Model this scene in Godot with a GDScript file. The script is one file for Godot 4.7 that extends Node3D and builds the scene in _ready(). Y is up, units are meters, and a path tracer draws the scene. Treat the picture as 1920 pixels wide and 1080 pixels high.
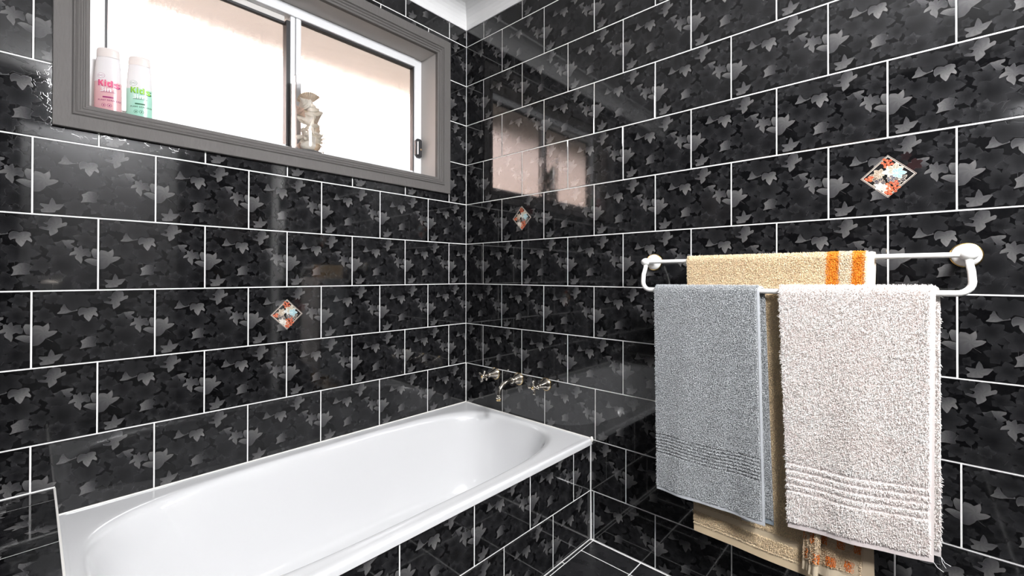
extends Node3D
# A black-tiled bathroom corner. The corner of the two tiled walls is the origin: the window wall lies in z = 0 (room at +z),
# the towel wall in x = 0 (room at -x), the floor in y = 0.

const ROW := 0.2025          # tile pitch, upright
const COL := 0.2538          # tile pitch, along the wall
const GROUT := 0.0036
const LINE6 := 1.0037        # height of the sixth grout line
const BATH_W := 0.7475
const ROOM_X := -2.4
const ROOM_Z := 2.7
const ROOM_H := 2.395

var counts := {}
var shared := {}
var rng := RandomNumberGenerator.new()
var M := {}

func _ready() -> void:
	rng.seed = 7
	# ---------------------------------------------------------------- camera, sky, lamps, exposure
	var cam := Camera3D.new()
	cam.name = "camera"
	add_child(cam)
	cam.position = Vector3(-1.5093, 1.0482, 1.7037)
	cam.rotation = Vector3(0.00499, -0.82874, 0.0019)
	var near := 0.05
	cam.set_frustum(1080.0 / 827.4 * near, Vector2(0, -28.35 / 827.4 * near), near, 60.0)
	cam.current = true

	var env := Environment.new()
	env.background_mode = Environment.BG_SKY
	var sky := Sky.new()
	var sm := ProceduralSkyMaterial.new()
	sm.sky_top_color = Color(0.93, 0.93, 1.0)
	sm.sky_curve = 0.5
	sm.sky_horizon_color = Color(1.0, 0.86, 0.77)
	sm.ground_horizon_color = Color(0.72, 0.68, 0.64)
	sm.ground_bottom_color = Color(0.72, 0.68, 0.64)
	sm.sky_energy_multiplier = 2.7
	sm.ground_energy_multiplier = 0.98
	sky.sky_material = sm
	env.sky = sky
	env.tonemap_mode = Environment.TONE_MAPPER_LINEAR
	env.tonemap_exposure = 1.15
	env.sdfgi_enabled = true
	env.ssao_enabled = true
	env.ssil_enabled = true
	var we := WorldEnvironment.new()
	we.name = "environment"
	we.environment = env
	add_child(we)

	materials()
	ceiling_lamp(Vector3(-1.22, ROOM_H, 2.43), 5.4)
	added_fill_lamp(Vector3(-1.0, 2.25, ROOM_Z), 6.6)

	# ---------------------------------------------------------------- the setting
	room_shell()
	wall_tiles()
	cornices()
	ledge_and_panel()
	window()
	outside()
	bathtub()
	# ---------------------------------------------------------------- the things
	taps()
	towel_rail()
	towels()
	bottles()
	vase_of_shells()

# ==================================================================== naming
func put(n: Node3D, called: String, parent: Node = null) -> Node3D:
	var p: Node = parent if parent else self
	var key := "%d/%s" % [p.get_instance_id(), called]
	var k: int = counts.get(key, 0)
	counts[key] = k + 1
	n.name = called if k == 0 else "%s_%03d" % [called, k]
	p.add_child(n, true)
	return n

func thing(called: String, label: String, category: String, at := Vector3.ZERO, group := "") -> Node3D:
	var o := Node3D.new()
	put(o, called)
	o.position = at
	o.set_meta("label", label)
	o.set_meta("category", category)
	if group != "":
		o.set_meta("group", group)
	return o

func part(called: String, mesh: Mesh, m: Material, parent: Node = null, at := Transform3D.IDENTITY) -> MeshInstance3D:
	var o := MeshInstance3D.new()
	o.mesh = mesh
	o.material_override = m
	o.transform = at
	put(o, called, parent)
	return o

func structure(called: String, mesh: Mesh, m: Material, label: String) -> MeshInstance3D:
	var o := part(called, mesh, m)
	o.set_meta("kind", "structure")
	o.set_meta("label", label)
	return o

# ==================================================================== mesh helpers
func start() -> SurfaceTool:
	var st := SurfaceTool.new()
	st.begin(Mesh.PRIMITIVE_TRIANGLES)
	return st

func tri(st: SurfaceTool, a: Vector3, b: Vector3, c: Vector3, n: Vector3, ua := Vector2.ZERO, ub := Vector2.ZERO, uc := Vector2.ZERO) -> void:
	var g := (c - a).cross(b - a)
	if g.dot(n) < 0.0:
		var t := b
		b = c
		c = t
		var u := ub
		ub = uc
		uc = u
	st.set_normal(n); st.set_uv(ua); st.add_vertex(a)
	st.set_normal(n); st.set_uv(ub); st.add_vertex(b)
	st.set_normal(n); st.set_uv(uc); st.add_vertex(c)

func quad(st: SurfaceTool, a: Vector3, b: Vector3, c: Vector3, d: Vector3, toward: Vector3) -> void:
	var n := (c - a).cross(b - d)
	if n.length() < 1e-12:
		return
	n = n.normalized()
	if n.dot(toward) < 0.0:
		n = -n
	tri(st, a, b, c, n)
	tri(st, a, c, d, n)

# A box with chamfered edges.
func box(st: SurfaceTool, lo: Vector3, hi: Vector3, e := 0.0) -> void:
	var mid := (lo + hi) / 2.0
	var h := (hi - lo) / 2.0
	e = minf(e, minf(h.x, minf(h.y, h.z)) * 0.9)
	for ax in 3:
		var u := (ax + 1) % 3
		var v := (ax + 2) % 3
		for s in [-1.0, 1.0]:
			var q := []
			for k in [[-1, -1], [1, -1], [1, 1], [-1, 1]]:
				var p := Vector3.ZERO
				p[ax] = s * h[ax]
				p[u] = k[0] * (h[u] - e)
				p[v] = k[1] * (h[v] - e)
				q.append(mid + p)
			var n := Vector3.ZERO
			n[ax] = s
			quad(st, q[0], q[1], q[2], q[3], n)
	if e <= 0.0:
		return
	for ax in 3:
		var u := (ax + 1) % 3
		var v := (ax + 2) % 3
		for su in [-1.0, 1.0]:
			for sv in [-1.0, 1.0]:
				var q := []
				for k in [-1.0, 1.0]:
					var p := Vector3.ZERO
					p[ax] = k * (h[ax] - e); p[u] = su * h[u]; p[v] = sv * (h[v] - e)
					var r := p
					r[u] = su * (h[u] - e); r[v] = sv * h[v]
					q.append([mid + p, mid + r])
				var n := Vector3.ZERO
				n[u] = su; n[v] = sv
				quad(st, q[0][0], q[0][1], q[1][1], q[1][0], n)
	for sx in [-1.0, 1.0]:
		for sy in [-1.0, 1.0]:
			for sz in [-1.0, 1.0]:
				var s := Vector3(sx, sy, sz)
				var q := []
				for ax in 3:
					var p := s * (h - Vector3(e, e, e))
					p[ax] = s[ax] * h[ax]
					q.append(mid + p)
				tri(st, q[0], q[1], q[2], s.normalized())

func box_mesh(lo: Vector3, hi: Vector3, e := 0.0) -> ArrayMesh:
	var st := start()
	box(st, lo, hi, e)
	return st.commit()

# A smooth surface through rows of points (all rows of one length), turned to look away from «inside».
func sheet(st: SurfaceTool, rows: Array, round_rows := false, round_cols := false, flip := false, uv_scale := Vector2.ONE) -> void:
	var nr := rows.size()
	var nc: int = rows[0].size()
	var at := func(i: int, j: int) -> Vector3:
		i = posmod(i, nr) if round_rows else clampi(i, 0, nr - 1)
		j = posmod(j, nc) if round_cols else clampi(j, 0, nc - 1)
		return rows[i][j]
	var er := nr if round_rows else nr - 1
	var ec := nc if round_cols else nc - 1
	var norms := []
	for i in nr:
		var line := PackedVector3Array()
		for j in nc:
			var a: Vector3 = at.call(i + 1, j) - at.call(i - 1, j)
			var b: Vector3 = at.call(i, j + 1) - at.call(i, j - 1)
			var n := a.cross(b)
			if n.length() < 1e-14:
				var i2 := i + 1 if i < nr / 2 else i - 1
				a = at.call(i2 + 1, j) - at.call(i2 - 1, j)
				b = at.call(i2, j + 1) - at.call(i2, j - 1)
				n = a.cross(b)
			n = n.normalized()
			line.append(-n if flip else n)
		norms.append(line)
	for i in er:
		for j in ec:
			var i1 := (i + 1) % nr
			var j1 := (j + 1) % nc
			var ids := [[i, j, i, j], [i, j1, i, j + 1], [i1, j1, i + 1, j + 1], [i1, j, i + 1, j]]
			var order: Array = [0, 1, 2, 0, 2, 3] if not flip else [0, 2, 1, 0, 3, 2]
			for k in order:
				var q: Array = ids[k]
				st.set_normal(norms[q[0]][q[1]])
				st.set_uv(Vector2(float(q[3]) / ec, float(q[2]) / er) * uv_scale)
				st.add_vertex(rows[q[0]][q[1]])

# A turned body: profile points (radius, height) from bottom to top, outer side.
func lathe(st: SurfaceTool, prof: Array, n := 32, squash := 1.0, lift := Vector3.ZERO) -> void:
	var rows := []
	for p in prof:
		var line := PackedVector3Array()
		for k in n:
			var a := TAU * k / n
			line.append(Vector3(p[0] * cos(a), p[1], -p[0] * sin(a) * squash) + lift)
		rows.append(line)
	# split where the profile turns sharply, so that edges stay crisp
	sheet(st, rows, false, true, true)

func lathe_mesh(prof: Array, n := 32, squash := 1.0) -> ArrayMesh:
	var st := start()
	lathe(st, prof, n, squash)
	return st.commit()

# A round bar along a path, with one radius or one per point.
func tube(st: SurfaceTool, path: Array, radius, n := 14, caps := true) -> void:
	var rows := []
	var up := Vector3(0.31, 0.9, 0.17).normalized()
	var m := path.size()
	for i in m:
		var d: Vector3 = (path[mini(i + 1, m - 1)] - path[maxi(i - 1, 0)]).normalized()
		var side := d.cross(up)
		if side.length() < 0.05:
			side = d.cross(Vector3.RIGHT)
		side = side.normalized()
		up = side.cross(d).normalized()
		var r: float = radius[i] if radius is Array else radius
		var line := PackedVector3Array()
		for k in n:
			var a := TAU * k / n
			line.append(path[i] + (side * cos(a) + up * sin(a)) * r)
		rows.append(line)
	if caps:
		for e in [0, m - 1]:
			var line := PackedVector3Array()
			for k in n:
				line.append(path[e])
			if e == 0:
				rows.push_front(line)
			else:
				rows.push_back(line)
	sheet(st, rows, false, true, false)

func tube_mesh(path: Array, radius, n := 14) -> ArrayMesh:
	var st := start()
	tube(st, path, radius, n)
	return st.commit()

func ball(st: SurfaceTool, c: Vector3, r: Vector3, n := 18) -> void:
	var prof := []
	for i in n / 2 + 1:
		var a := -PI / 2 + PI * i / (n / 2)
		prof.append([maxf(cos(a), 0.0), sin(a)])
	var rows := []
	for p in prof:
		var line := PackedVector3Array()
		for k in n:
			var a := TAU * k / n
			line.append(c + Vector3(p[0] * cos(a) * r.x, p[1] * r.y, -p[0] * sin(a) * r.z))
		rows.append(line)
	sheet(st, rows, false, true, true)

func axis_to(d: Vector3, at: Vector3) -> Transform3D:      # turns +y to the direction d
	var y := d.normalized()
	var x := y.cross(Vector3(0.2, 0.3, 0.93)).normalized()
	return Transform3D(Basis(x, y, x.cross(y)), at)

# ==================================================================== materials
func mat(called: String, c: Color, rough: float, metal := 0.0, spec := 0.5) -> StandardMaterial3D:
	var m := StandardMaterial3D.new()
	m.resource_name = called
	m.albedo_color = c
	m.roughness = rough
	m.metallic = metal
	m.metallic_specular = spec
	M[called] = m
	return m

func lin(r: float, g: float, b: float) -> Color:
	return Color(r, g, b).linear_to_srgb()

func noise_image(size: int, freq: float, octaves: int, sd: int) -> Image:
	var f := FastNoiseLite.new()
	f.seed = sd
	f.frequency = freq
	f.fractal_octaves = octaves
	return f.get_seamless_image(size, size)

func materials() -> void:
	mat("grout", lin(0.86, 0.85, 0.83), 0.85)
	mat("plaster", lin(0.78, 0.78, 0.775), 0.9)
	mat("dark glaze", lin(0.022, 0.022, 0.024), 0.12)
	var fl := mat("floor tile", lin(0.016, 0.016, 0.017), 0.33)
	fl.roughness_texture = ImageTexture.create_from_image(noise_image(256, 0.02, 4, 3))
	fl.roughness_texture_channel = BaseMaterial3D.TEXTURE_CHANNEL_RED
	fl.roughness = 0.6
	fl.uv1_triplanar = true
	fl.uv1_scale = Vector3(3, 3, 3)
	var tr := mat("taupe paint", lin(0.122, 0.115, 0.110), 0.6, 0.0, 0.25)
	tr.heightmap_enabled = true
	tr.heightmap_texture = ImageTexture.create_from_image(noise_image(256, 0.03, 3, 5))
	tr.heightmap_scale = 0.05
	tr.uv1_triplanar = true
	tr.uv1_scale = Vector3(14, 3, 14)
	mat("window lit taupe", lin(0.44, 0.42, 0.40), 0.5, 0.0, 0.3)  # trim taupe lightened: the daylight on the reveals is put into the colour
	mat("aluminium", lin(0.80, 0.81, 0.82), 0.35)
	mat("shaded aluminium", lin(0.62, 0.60, 0.57), 0.4)  # darker copy of the aluminium, shade on the set-back sash put into the colour
	mat("gasket", lin(0.02, 0.02, 0.022), 0.5)
	mat("latch", lin(0.03, 0.03, 0.032), 0.35)
	mat("screw brass", lin(0.6, 0.45, 0.3), 0.3, 0.9)
	var en := mat("enamel", lin(0.70, 0.703, 0.708), 0.12)
	en.clearcoat_enabled = true
	en.clearcoat = 0.5
	en.clearcoat_roughness = 0.03
	mat("nickel", lin(0.80, 0.74, 0.66), 0.14, 1.0)
	mat("brass", lin(0.85, 0.62, 0.30), 0.2, 1.0)
	mat("white coat", lin(0.83, 0.82, 0.79), 0.22)
	mat("gold", lin(0.80, 0.55, 0.20), 0.22, 1.0)
	mat("silicone", lin(0.80, 0.78, 0.74), 0.5)
	mat("soffit", lin(0.74, 0.73, 0.70), 0.9)
	mat("brick outside", lin(0.30, 0.24, 0.21), 0.9)
	mat("door paint", lin(0.30, 0.30, 0.30), 0.4)
	var g := mat("frosted glass", Color(1, 1, 1, 0), 0.13)
	g.transparency = BaseMaterial3D.TRANSPARENCY_ALPHA
	g.refraction_enabled = true
	g.refraction_scale = 0.05
	g.heightmap_enabled = true
	g.heightmap_texture = ImageTexture.create_from_image(noise_image(512, 0.12, 2, 15))
	g.heightmap_scale = 0.02
	g.uv1_triplanar = true
	g.uv1_scale = Vector3(6, 6, 6)
	var b := mat("glass base", Color(1, 1, 1, 0), 0.0)
	b.transparency = BaseMaterial3D.TRANSPARENCY_ALPHA
	b.refraction_enabled = true
	b.refraction_scale = 0.05
	var lamp := mat("lamp glass", lin(0.9, 0.9, 0.88), 0.4)
	lamp.emission_enabled = true
	lamp.emission = Color(1, 0.97, 0.93)
	lamp.emission_energy_multiplier = 1.2
	tile_prints()

# ------------------------------------------------------------------ the maple-leaf print of the glazed tiles
const PW := 1000
const PH := 800
var ink := PackedFloat32Array()
var tintmap := PackedFloat32Array()
var relief := PackedFloat32Array()

func fill_poly(pts: PackedVector2Array, paint: Callable) -> void:
	var y0 := PH
	var y1 := 0
	for p in pts:
		y0 = mini(y0, int(floor(p.y)))
		y1 = maxi(y1, int(ceil(p.y)))
	for y in range(maxi(y0, 0), mini(y1, PH - 1) + 1):
		var xs := []
		var n := pts.size()
		for i in n:
			var a := pts[i]
			var b := pts[(i + 1) % n]
			if (a.y <= y + 0.5) != (b.y <= y + 0.5):
				xs.append(a.x + (y + 0.5 - a.y) / (b.y - a.y) * (b.x - a.x))
		xs.sort()
		for k in range(0, xs.size() - 1, 2):
			for x in range(maxi(int(xs[k]), 0), mini(int(xs[k + 1]), PW - 1) + 1):
				paint.call(x, y)

# A maple outline round c with its tip at t.
func maple(c: Vector2, t: Vector2, wide := 1.0, sd := 0) -> PackedVector2Array:
	var r := c.distance_to(t)
	var d := (t - c) / r
	var s := Vector2(-d.y, d.x)
	var out := PackedVector2Array()
	var lobes := [[0.0, 1.0, 0.34], [1.02, 0.92, 0.30], [-1.02, 0.92, 0.30], [2.05, 0.72, 0.28], [-2.05, 0.72, 0.28]]
	for k in 72:
		var a := -PI + TAU * k / 72.0
		var v := 0.52
		for l in lobes:
			var q: float = absf(wrapf(a - l[0], -PI, PI)) / (l[2] + 0.30)
			if q < 1.0:
				v = maxf(v, 0.42 + (l[1] - 0.42) * pow(1.0 - q, 0.75))
		v *= 1.0 + 0.04 * (1.0 if (k + sd) % 4 == 0 else -0.3)
		if absf(wrapf(a - PI, -PI, PI)) < 0.25:
			v *= 0.55
		out.append(c + d * (cos(a) * r * v) + s * (sin(a) * r * v * wide))
	return out

var leaf_id := 0.0
func sdir_is(v: Vector2) -> bool:
	return v.length() > 0.0

func leaf(pts: PackedVector2Array, c: Vector2, size: float, mid: float, rim: float, side: Vector2, level: float, warm := 0.0) -> void:
	var bright := 0.80 if sdir_is(side) else 1.0
	leaf_id += 1.0
	var sdir := side.normalized() if side.length() > 0.0 else Vector2.ZERO
	fill_poly(pts, func(x: int, y: int):
		var q := Vector2(x, y) - c
		var e := clampf(q.length() / size, 0.0, 1.0)
		var k := clampf(0.5 + 0.5 * q.dot(sdir) / size, 0.0, 1.0) if sdir != Vector2.ZERO else e
		var v := lerpf(mid * bright * bright, rim * bright, k * k * (3.0 - 2.0 * k))
		var an := q.angle() * 7.0
		v *= 0.93 + 0.07 * sin(an + e * 9.0)
		var i := y * PW + x
		ink[i] = v
		tintmap[i] = warm
		relief[i] = level + leaf_id)
	# the thin light edge of the print
	var n := pts.size()
	for i in n:
		var a := pts[i]
		var b := pts[(i + 1) % n]
		var m := int(a.distance_to(b)) + 1
		for k in m:
			var p := a.lerp(b, float(k) / m)
			var x := int(p.x)
			var y := int(p.y)
			if x >= 0 and y >= 0 and x < PW and y < PH:
				ink[y * PW + x] = maxf(ink[y * PW + x], rim * 1.15 * bright)

func pairs(a: Array) -> PackedVector2Array:
	var out := PackedVector2Array()
	for i in range(0, a.size(), 2):
		out.append(Vector2(a[i], a[i + 1]))
	return out

func lit_leaf(a: Array, side: Vector2, mid: float, rim: float, level := 0.62) -> void:
	var pts := pairs(a)
	var c := Vector2.ZERO
	for p in pts:
		c += p
	c /= pts.size()
	var size := 1.0
	for p in pts:
		size = maxf(size, p.distance_to(c))
	# rounder outline: cut the corners once
	var fine := PackedVector2Array()
	for i in pts.size():
		var p := pts[i]
		var q := pts[(i + 1) % pts.size()]
		fine.append(p.lerp(q, 0.14))
		fine.append(p.lerp(q, 0.86))
	leaf(fine, c, size, mid, rim, side, level)

func scratch(a: Vector2, b: Vector2, v: float) -> void:
	for k in 60:
		var p := a.lerp(b, k / 59.0)
		for o in [Vector2(0, 0), Vector2(0, 1), Vector2(1, 0)]:
			var x := int(p.x + o.x)
			var y := int(p.y + o.y)
			if x >= 0 and y >= 0 and x < PW and y < PH:
				ink[y * PW + x] = v

func paint_leaves() -> void:
	ink.resize(PW * PH)
	tintmap.resize(PW * PH)
	relief.resize(PW * PH)
	ink.fill(0.0038)
	tintmap.fill(0.0)
	relief.fill(0.35)
	var r := RandomNumberGenerator.new()
	r.seed = 21
	for i in 30:                                            # the deepest, faintest leaves
		var c := Vector2(r.randf_range(-20, 1020), r.randf_range(-20, 820))
		var a := r.randf() * TAU
		var s := r.randf_range(85, 150)
		leaf(maple(c, c + Vector2.from_angle(a) * s, r.randf_range(0.8, 1.1), i), c, s, r.randf_range(0.0045, 0.0065), r.randf_range(0.0065, 0.0105), Vector2.ZERO, r.randf_range(0.3, 0.5))
	var dark := [85,27,19,40, 149,88,153,15, 488,103,496,34, 578,69,529,13, 775,158,858,173, 931,80,887,148, 924,251,828,213, 595,265,530,318, 94,245,29,304, 24,118,66,97,
		213,329,231,439, 353,406,310,502, 505,382,546,332, 413,390,464,515, 267,563,240,462, 328,691,258,772, 690,400,713,293, 813,461,783,493, 579,522,505,576, 721,536,877,537,
		497,676,452,748, 643,717,547,762, 737,737,858,782, 682,666,698,605, 924,652,821,696, 953,583,989,525, 902,753,880,777, 53,635,90,632, 21,715,49,753]
	var wing := [232,128, 248,174, 270,209, 301,194, 327,189, 338,215, 314,221, 279,230, 248,243, 213,244, 177,240, 205,210, 208,179, 217,171]
	var wing2 := [662,283, 690,281, 725,256, 744,257, 775,251, 817,253, 813,276, 783,292, 802,312, 819,325, 794,344, 764,362, 756,329, 740,305, 729,277, 706,290, 678,313]
	lit_leaf(wing, Vector2(-0.2, 1), 0.05, 0.17)
	lit_leaf(wing2, Vector2(0.3, -1), 0.05, 0.16)
	for i in range(0, dark.size(), 4):
		var c := Vector2(dark[i], dark[i + 1])
		var t := Vector2(dark[i + 2], dark[i + 3])
		var s := maxf(c.distance_to(t), 46.0) * 1.25
		t = c + (t - c).normalized() * s
		var k := r.randf_range(0.85, 1.25)
		leaf(maple(c, t, r.randf_range(0.85, 1.05), i), c, s, 0.0105 * k, 0.0300 * k, Vector2.ZERO, r.randf_range(0.45, 0.75))
	var big := maple(Vector2(318, 85), Vector2(290, 222), 1.25, 2)
	leaf(big, Vector2(318, 85), 150.0, 0.0135, 0.026, Vector2.ZERO, 0.7)
	scratch(Vector2(846, 524), Vector2(880, 552), 0.06)
	scratch(Vector2(95, 496), Vector2(150, 540), 0.10)
	scratch(Vector2(590, 620), Vector2(592, 660), 0.06)
	scratch(Vector2(822, 700), Vector2(800, 745), 0.06)
	scratch(Vector2(380, 500), Vector2(380, 545), 0.06)
	lit_leaf([8,353, 53,359, 76,375, 117,335, 124,387, 113,427, 150,420, 186,430, 163,460, 113,491, 95,498, 76,532, 44,566, 1,569, -12,480, 1,406], Vector2(0.6, -0.7), 0.09, 0.20)
	lit_leaf([950,368, 964,336, 1006,344, 1006,452, 971,442, 957,403], Vector2(-0.5, -1), 0.09, 0.18)
	lit_leaf([891,475, 917,454, 950,449, 1006,462, 1006,533, 961,523, 932,503], Vector2(-0.2, -1), 0.07, 0.19)
	lit_leaf([136,618, 155,650, 164,689, 200,681, 229,684, 206,719, 191,743, 164,753, 159,774, 114,781, 58,782, 54,754, 81,737, 47,704, 51,688, 86,693, 114,695, 121,659], Vector2(0.2, 1), 0.08, 0.17)
	lit_leaf([634,21, 658,3, 690,11, 713,16, 719,47, 717,76, 748,59, 760,70, 753,97, 725,108, 705,122, 682,132, 691,163, 674,187, 650,205, 633,217, 623,187, 625,158, 595,154, 546,135, 570,122, 607,128, 619,101, 578,79, 615,70, 623,42], Vector2(0.8, 0.6), 0.045, 0.20)
	lit_leaf([340,247, 344,206, 366,186, 392,188, 413,199, 430,188, 459,184, 490,195, 493,228, 480,228, 503,275, 497,294, 463,269, 451,297, 438,329, 426,344, 409,322, 388,290, 387,259, 366,264, 351,278], Vector2(0.1, 0.2), 0.07, 0.24)
	lit_leaf([775,422, 786,391, 817,370, 813,335, 828,324, 843,338, 854,322, 871,307, 879,338, 876,352, 902,340, 935,340, 932,367, 948,381, 946,429, 924,432, 902,417, 876,434, 880,469, 869,512, 854,486, 828,460, 820,434, 836,409, 820,410, 794,417], Vector2(-0.8, 0.5), 0.05, 0.20)
	lit_leaf([361,555, 392,539, 413,516, 451,512, 504,540, 489,567, 481,595, 489,623, 456,631, 405,633, 354,645, 371,617, 375,587], Vector2(-1, 0.1), 0.035, 0.20)

func print_texture() -> ImageTexture:
	var bytes := PackedByteArray()
	bytes.resize(PW * PH * 3)
	var lut := PackedByteArray()
	lut.resize(4097)
	for i in 4097:
		lut[i] = int(clampf(Color(i / 4096.0, 0, 0).linear_to_srgb().r, 0, 1) * 255.0 + 0.5)
	for i in PW * PH:
		var v := ink[i] * (0.70 + 0.6 * ink[i])
		var w := tintmap[i]
		var cool := clampf((0.10 - v) * 5.0, 0.0, 0.5)
		bytes[i * 3] = lut[clampi(int(v * (1.0 + w - 0.05 * cool) * 4096.0), 0, 4096)]
		bytes[i * 3 + 1] = lut[clampi(int(v * (0.975 - 0.5 * w) * 4096.0), 0, 4096)]
		bytes[i * 3 + 2] = lut[clampi(int(v * (0.96 - 0.55 * w + 0.18 * cool) * 4096.0), 0, 4096)]
	return ImageTexture.create_from_image(Image.create_from_data(PW, PH, false, Image.FORMAT_RGB8, bytes))

func tile_prints() -> void:
	paint_leaves()
	# relief of the glaze: the outlines of the leaves over a slow waviness
	var hw := PW / 2
	var hh := PH / 2
	var f := FastNoiseLite.new()
	f.seed = 4
	f.frequency = 0.012
	f.fractal_octaves = 3
	var hb := PackedByteArray()
	hb.resize(hw * hh * 3)
	for y in hh:
		for x in hw:
			var i := (y * 2) * PW + x * 2
			var a := relief[i]
			var v := 0.72
			if x < hw - 1 and y < hh - 1 and (relief[i + 2] != a or relief[i + 2 * PW] != a):
				v = 0.0
			elif a != floor(a):
				v = 0.78
			v = v * 0.85 + 0.15 * (f.get_noise_2d(x, y) * 0.5 + 0.5)
			var o := (y * hw + x) * 3
			hb[o] = int(clampf(v, 0, 1) * 255.0)
			hb[o + 1] = hb[o]
			hb[o + 2] = hb[o]
	var him := Image.create_from_data(hw, hh, false, Image.FORMAT_RGB8, hb)
	var height := ImageTexture.create_from_image(him)
	var plain := print_texture()
	paint_diamond()
	var fancy := print_texture_diamond()
	for k in 2:
		var m := mat(["leaf tile", "diamond tile"][k], Color.WHITE, 0.05, 0.0, 0.58)
		m.albedo_texture = [plain, fancy][k]
		m.heightmap_enabled = true
		m.heightmap_texture = height
		m.heightmap_scale = 0.0026

# The printed diamond: berries and vine leaves within two fine lines.
var dia := PackedColorArray()
const DW := 900

func dpoly(pts: PackedVector2Array, c: Color) -> void:
	var y0 := 9999
	var y1 := 0
	for p in pts:
		y0 = mini(y0, int(p.y))
		y1 = maxi(y1, int(p.y) + 1)
	for y in range(maxi(y0, 0), mini(y1, PH - 1) + 1):
		var xs := []
		for i in pts.size():
			var a := pts[i]
			var b := pts[(i + 1) % pts.size()]
			if (a.y <= y + 0.5) != (b.y <= y + 0.5):
				xs.append(a.x + (y + 0.5 - a.y) / (b.y - a.y) * (b.x - a.x))
		xs.sort()
		for k in range(0, xs.size() - 1, 2):
			for x in range(maxi(int(xs[k]), 0), mini(int(xs[k + 1]), PW - 1) + 1):
				dia[y * PW + x] = c

func dline(a: Vector2, b: Vector2, w: float, c: Color) -> void:
	var s := (b - a).normalized().orthogonal() * w / 2.0
	dpoly(PackedVector2Array([a + s, b + s, b - s, a - s]), c)

func vine(c: Vector2, t: Vector2, wide: float, body: Color, vein: Color) -> void:
	var pts := maple(c, t, wide, 1)
	dpoly(pts, body)
	for k in 9:
		var a := pts[(k * 8 + 4) % 72]
		dline(c, c.lerp(a, 0.92), 2.6, vein)
	for i in pts.size():
		dline(pts[i], pts[(i + 1) % pts.size()], 2.4, vein)

func berries(c: Vector2, n: int, spread: float, sd: int) -> void:
	var r := RandomNumberGenerator.new()
	r.seed = sd
	for i in n:
		var p := c + Vector2.from_angle(i * 2.4) * spread * sqrt((i + 0.5) / n)
		var o := PackedVector2Array()
		var q := PackedVector2Array()
		var z := PackedVector2Array()
		for k in 10:
			o.append(p + Vector2.from_angle(TAU * k / 10) * 13.5)
			q.append(p + Vector2.from_angle(TAU * k / 10) * 10.5)
			z.append(p + Vector2(1.5, 2) + Vector2.from_angle(TAU * k / 10) * 4.0)
		dpoly(o, lin(0.50, 0.13, 0.06))
		dpoly(q, lin(0.46, 0.075 + r.randf() * 0.05, 0.05))
		dpoly(z, lin(0.20, 0.05, 0.02) if i % 2 else lin(0.75, 0.35, 0.22))

func paint_diamond() -> void:
	dia.resize(PW * PH)
	dia.fill(Color(0, 0, 0, 0))
	var c := Vector2(500, 400)
	var h := 224.0
	var ring := func(e: float) -> PackedVector2Array:
		return PackedVector2Array([c + Vector2(0, -e), c + Vector2(e, 0), c + Vector2(0, e), c + Vector2(-e, 0)])
	dpoly(ring.call(h), lin(0.55, 0.47, 0.40))
	dpoly(ring.call(h - 5), lin(0.012, 0.011, 0.011))
	dpoly(ring.call(h - 13), lin(0.72, 0.62, 0.54))
	dpoly(ring.call(h - 21), lin(0.014, 0.013, 0.013))
	var bone := lin(0.62, 0.54, 0.44)
	var cream := lin(0.46, 0.38, 0.29)
	vine(c + Vector2(-78, -12), c + Vector2(-150, -30), 0.9, lin(0.16, 0.12, 0.09), bone)
	vine(c + Vector2(-60, 50), c + Vector2(-120, 88), 0.8, lin(0.06, 0.055, 0.07), cream)
	vine(c + Vector2(88, 45), c + Vector2(150, 8), 0.8, lin(0.07, 0.06, 0.06), bone)
	vine(c + Vector2(60, 62), c + Vector2(100, 110), 0.7, lin(0.035, 0.04, 0.06), cream)
	vine(c + Vector2(-62, -30), c + Vector2(-110, -80), 0.9, lin(0.34, 0.26, 0.19), bone)
	vine(c + Vector2(-55, 105), c + Vector2(-110, 70), 0.7, lin(0.55, 0.52, 0.46), lin(0.70, 0.67, 0.60))
	vine(c + Vector2(-20, 110), c + Vector2(-28, 176), 0.9, lin(0.48, 0.45, 0.39), lin(0.70, 0.67, 0.60))
	vine(c + Vector2(40, -52), c + Vector2(-48, -40), 0.9, lin(0.50, 0.52, 0.50), lin(0.80, 0.80, 0.74))
	vine(c + Vector2(55, -55), c + Vector2(70, -135), 1.0, lin(0.40, 0.36, 0.27), lin(0.75, 0.70, 0.60))
	vine(c + Vector2(70, -25), c + Vector2(148, -20), 0.9, lin(0.30, 0.46, 0.50), lin(0.62, 0.72, 0.72))
	vine(c + Vector2(20, 20), c + Vector2(45, 62), 0.9, lin(0.05, 0.06, 0.10), cream)
	berries(c + Vector2(-10, -142), 9, 48, 1)
	berries(c + Vector2(-152, 8), 6, 30, 2)
	berries(c + Vector2(44, 108), 13, 58, 3)
	berries(c + Vector2(8, 170), 5, 26, 4)

func print_texture_diamond() -> ImageTexture:
	# two of the leaves beside the diamond are printed in a dull red
	leaf(maple(Vector2(700, 300), Vector2(760, 350), 1.0, 3), Vector2(700, 300), 90.0, 0.018, 0.03, Vector2.ZERO, 0.5, 0.5)
	leaf(maple(Vector2(650, 220), Vector2(600, 190), 1.0, 5), Vector2(650, 220), 70.0, 0.013, 0.02, Vector2.ZERO, 0.5, 0.4)
	var im := print_texture().get_image()
	for y in PH:
		for x in range(270, 730):
			var c := dia[y * PW + x]
			if c.a > 0.5:
				im.set_pixel(x, y, c)
	return ImageTexture.create_from_image(im)

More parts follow.
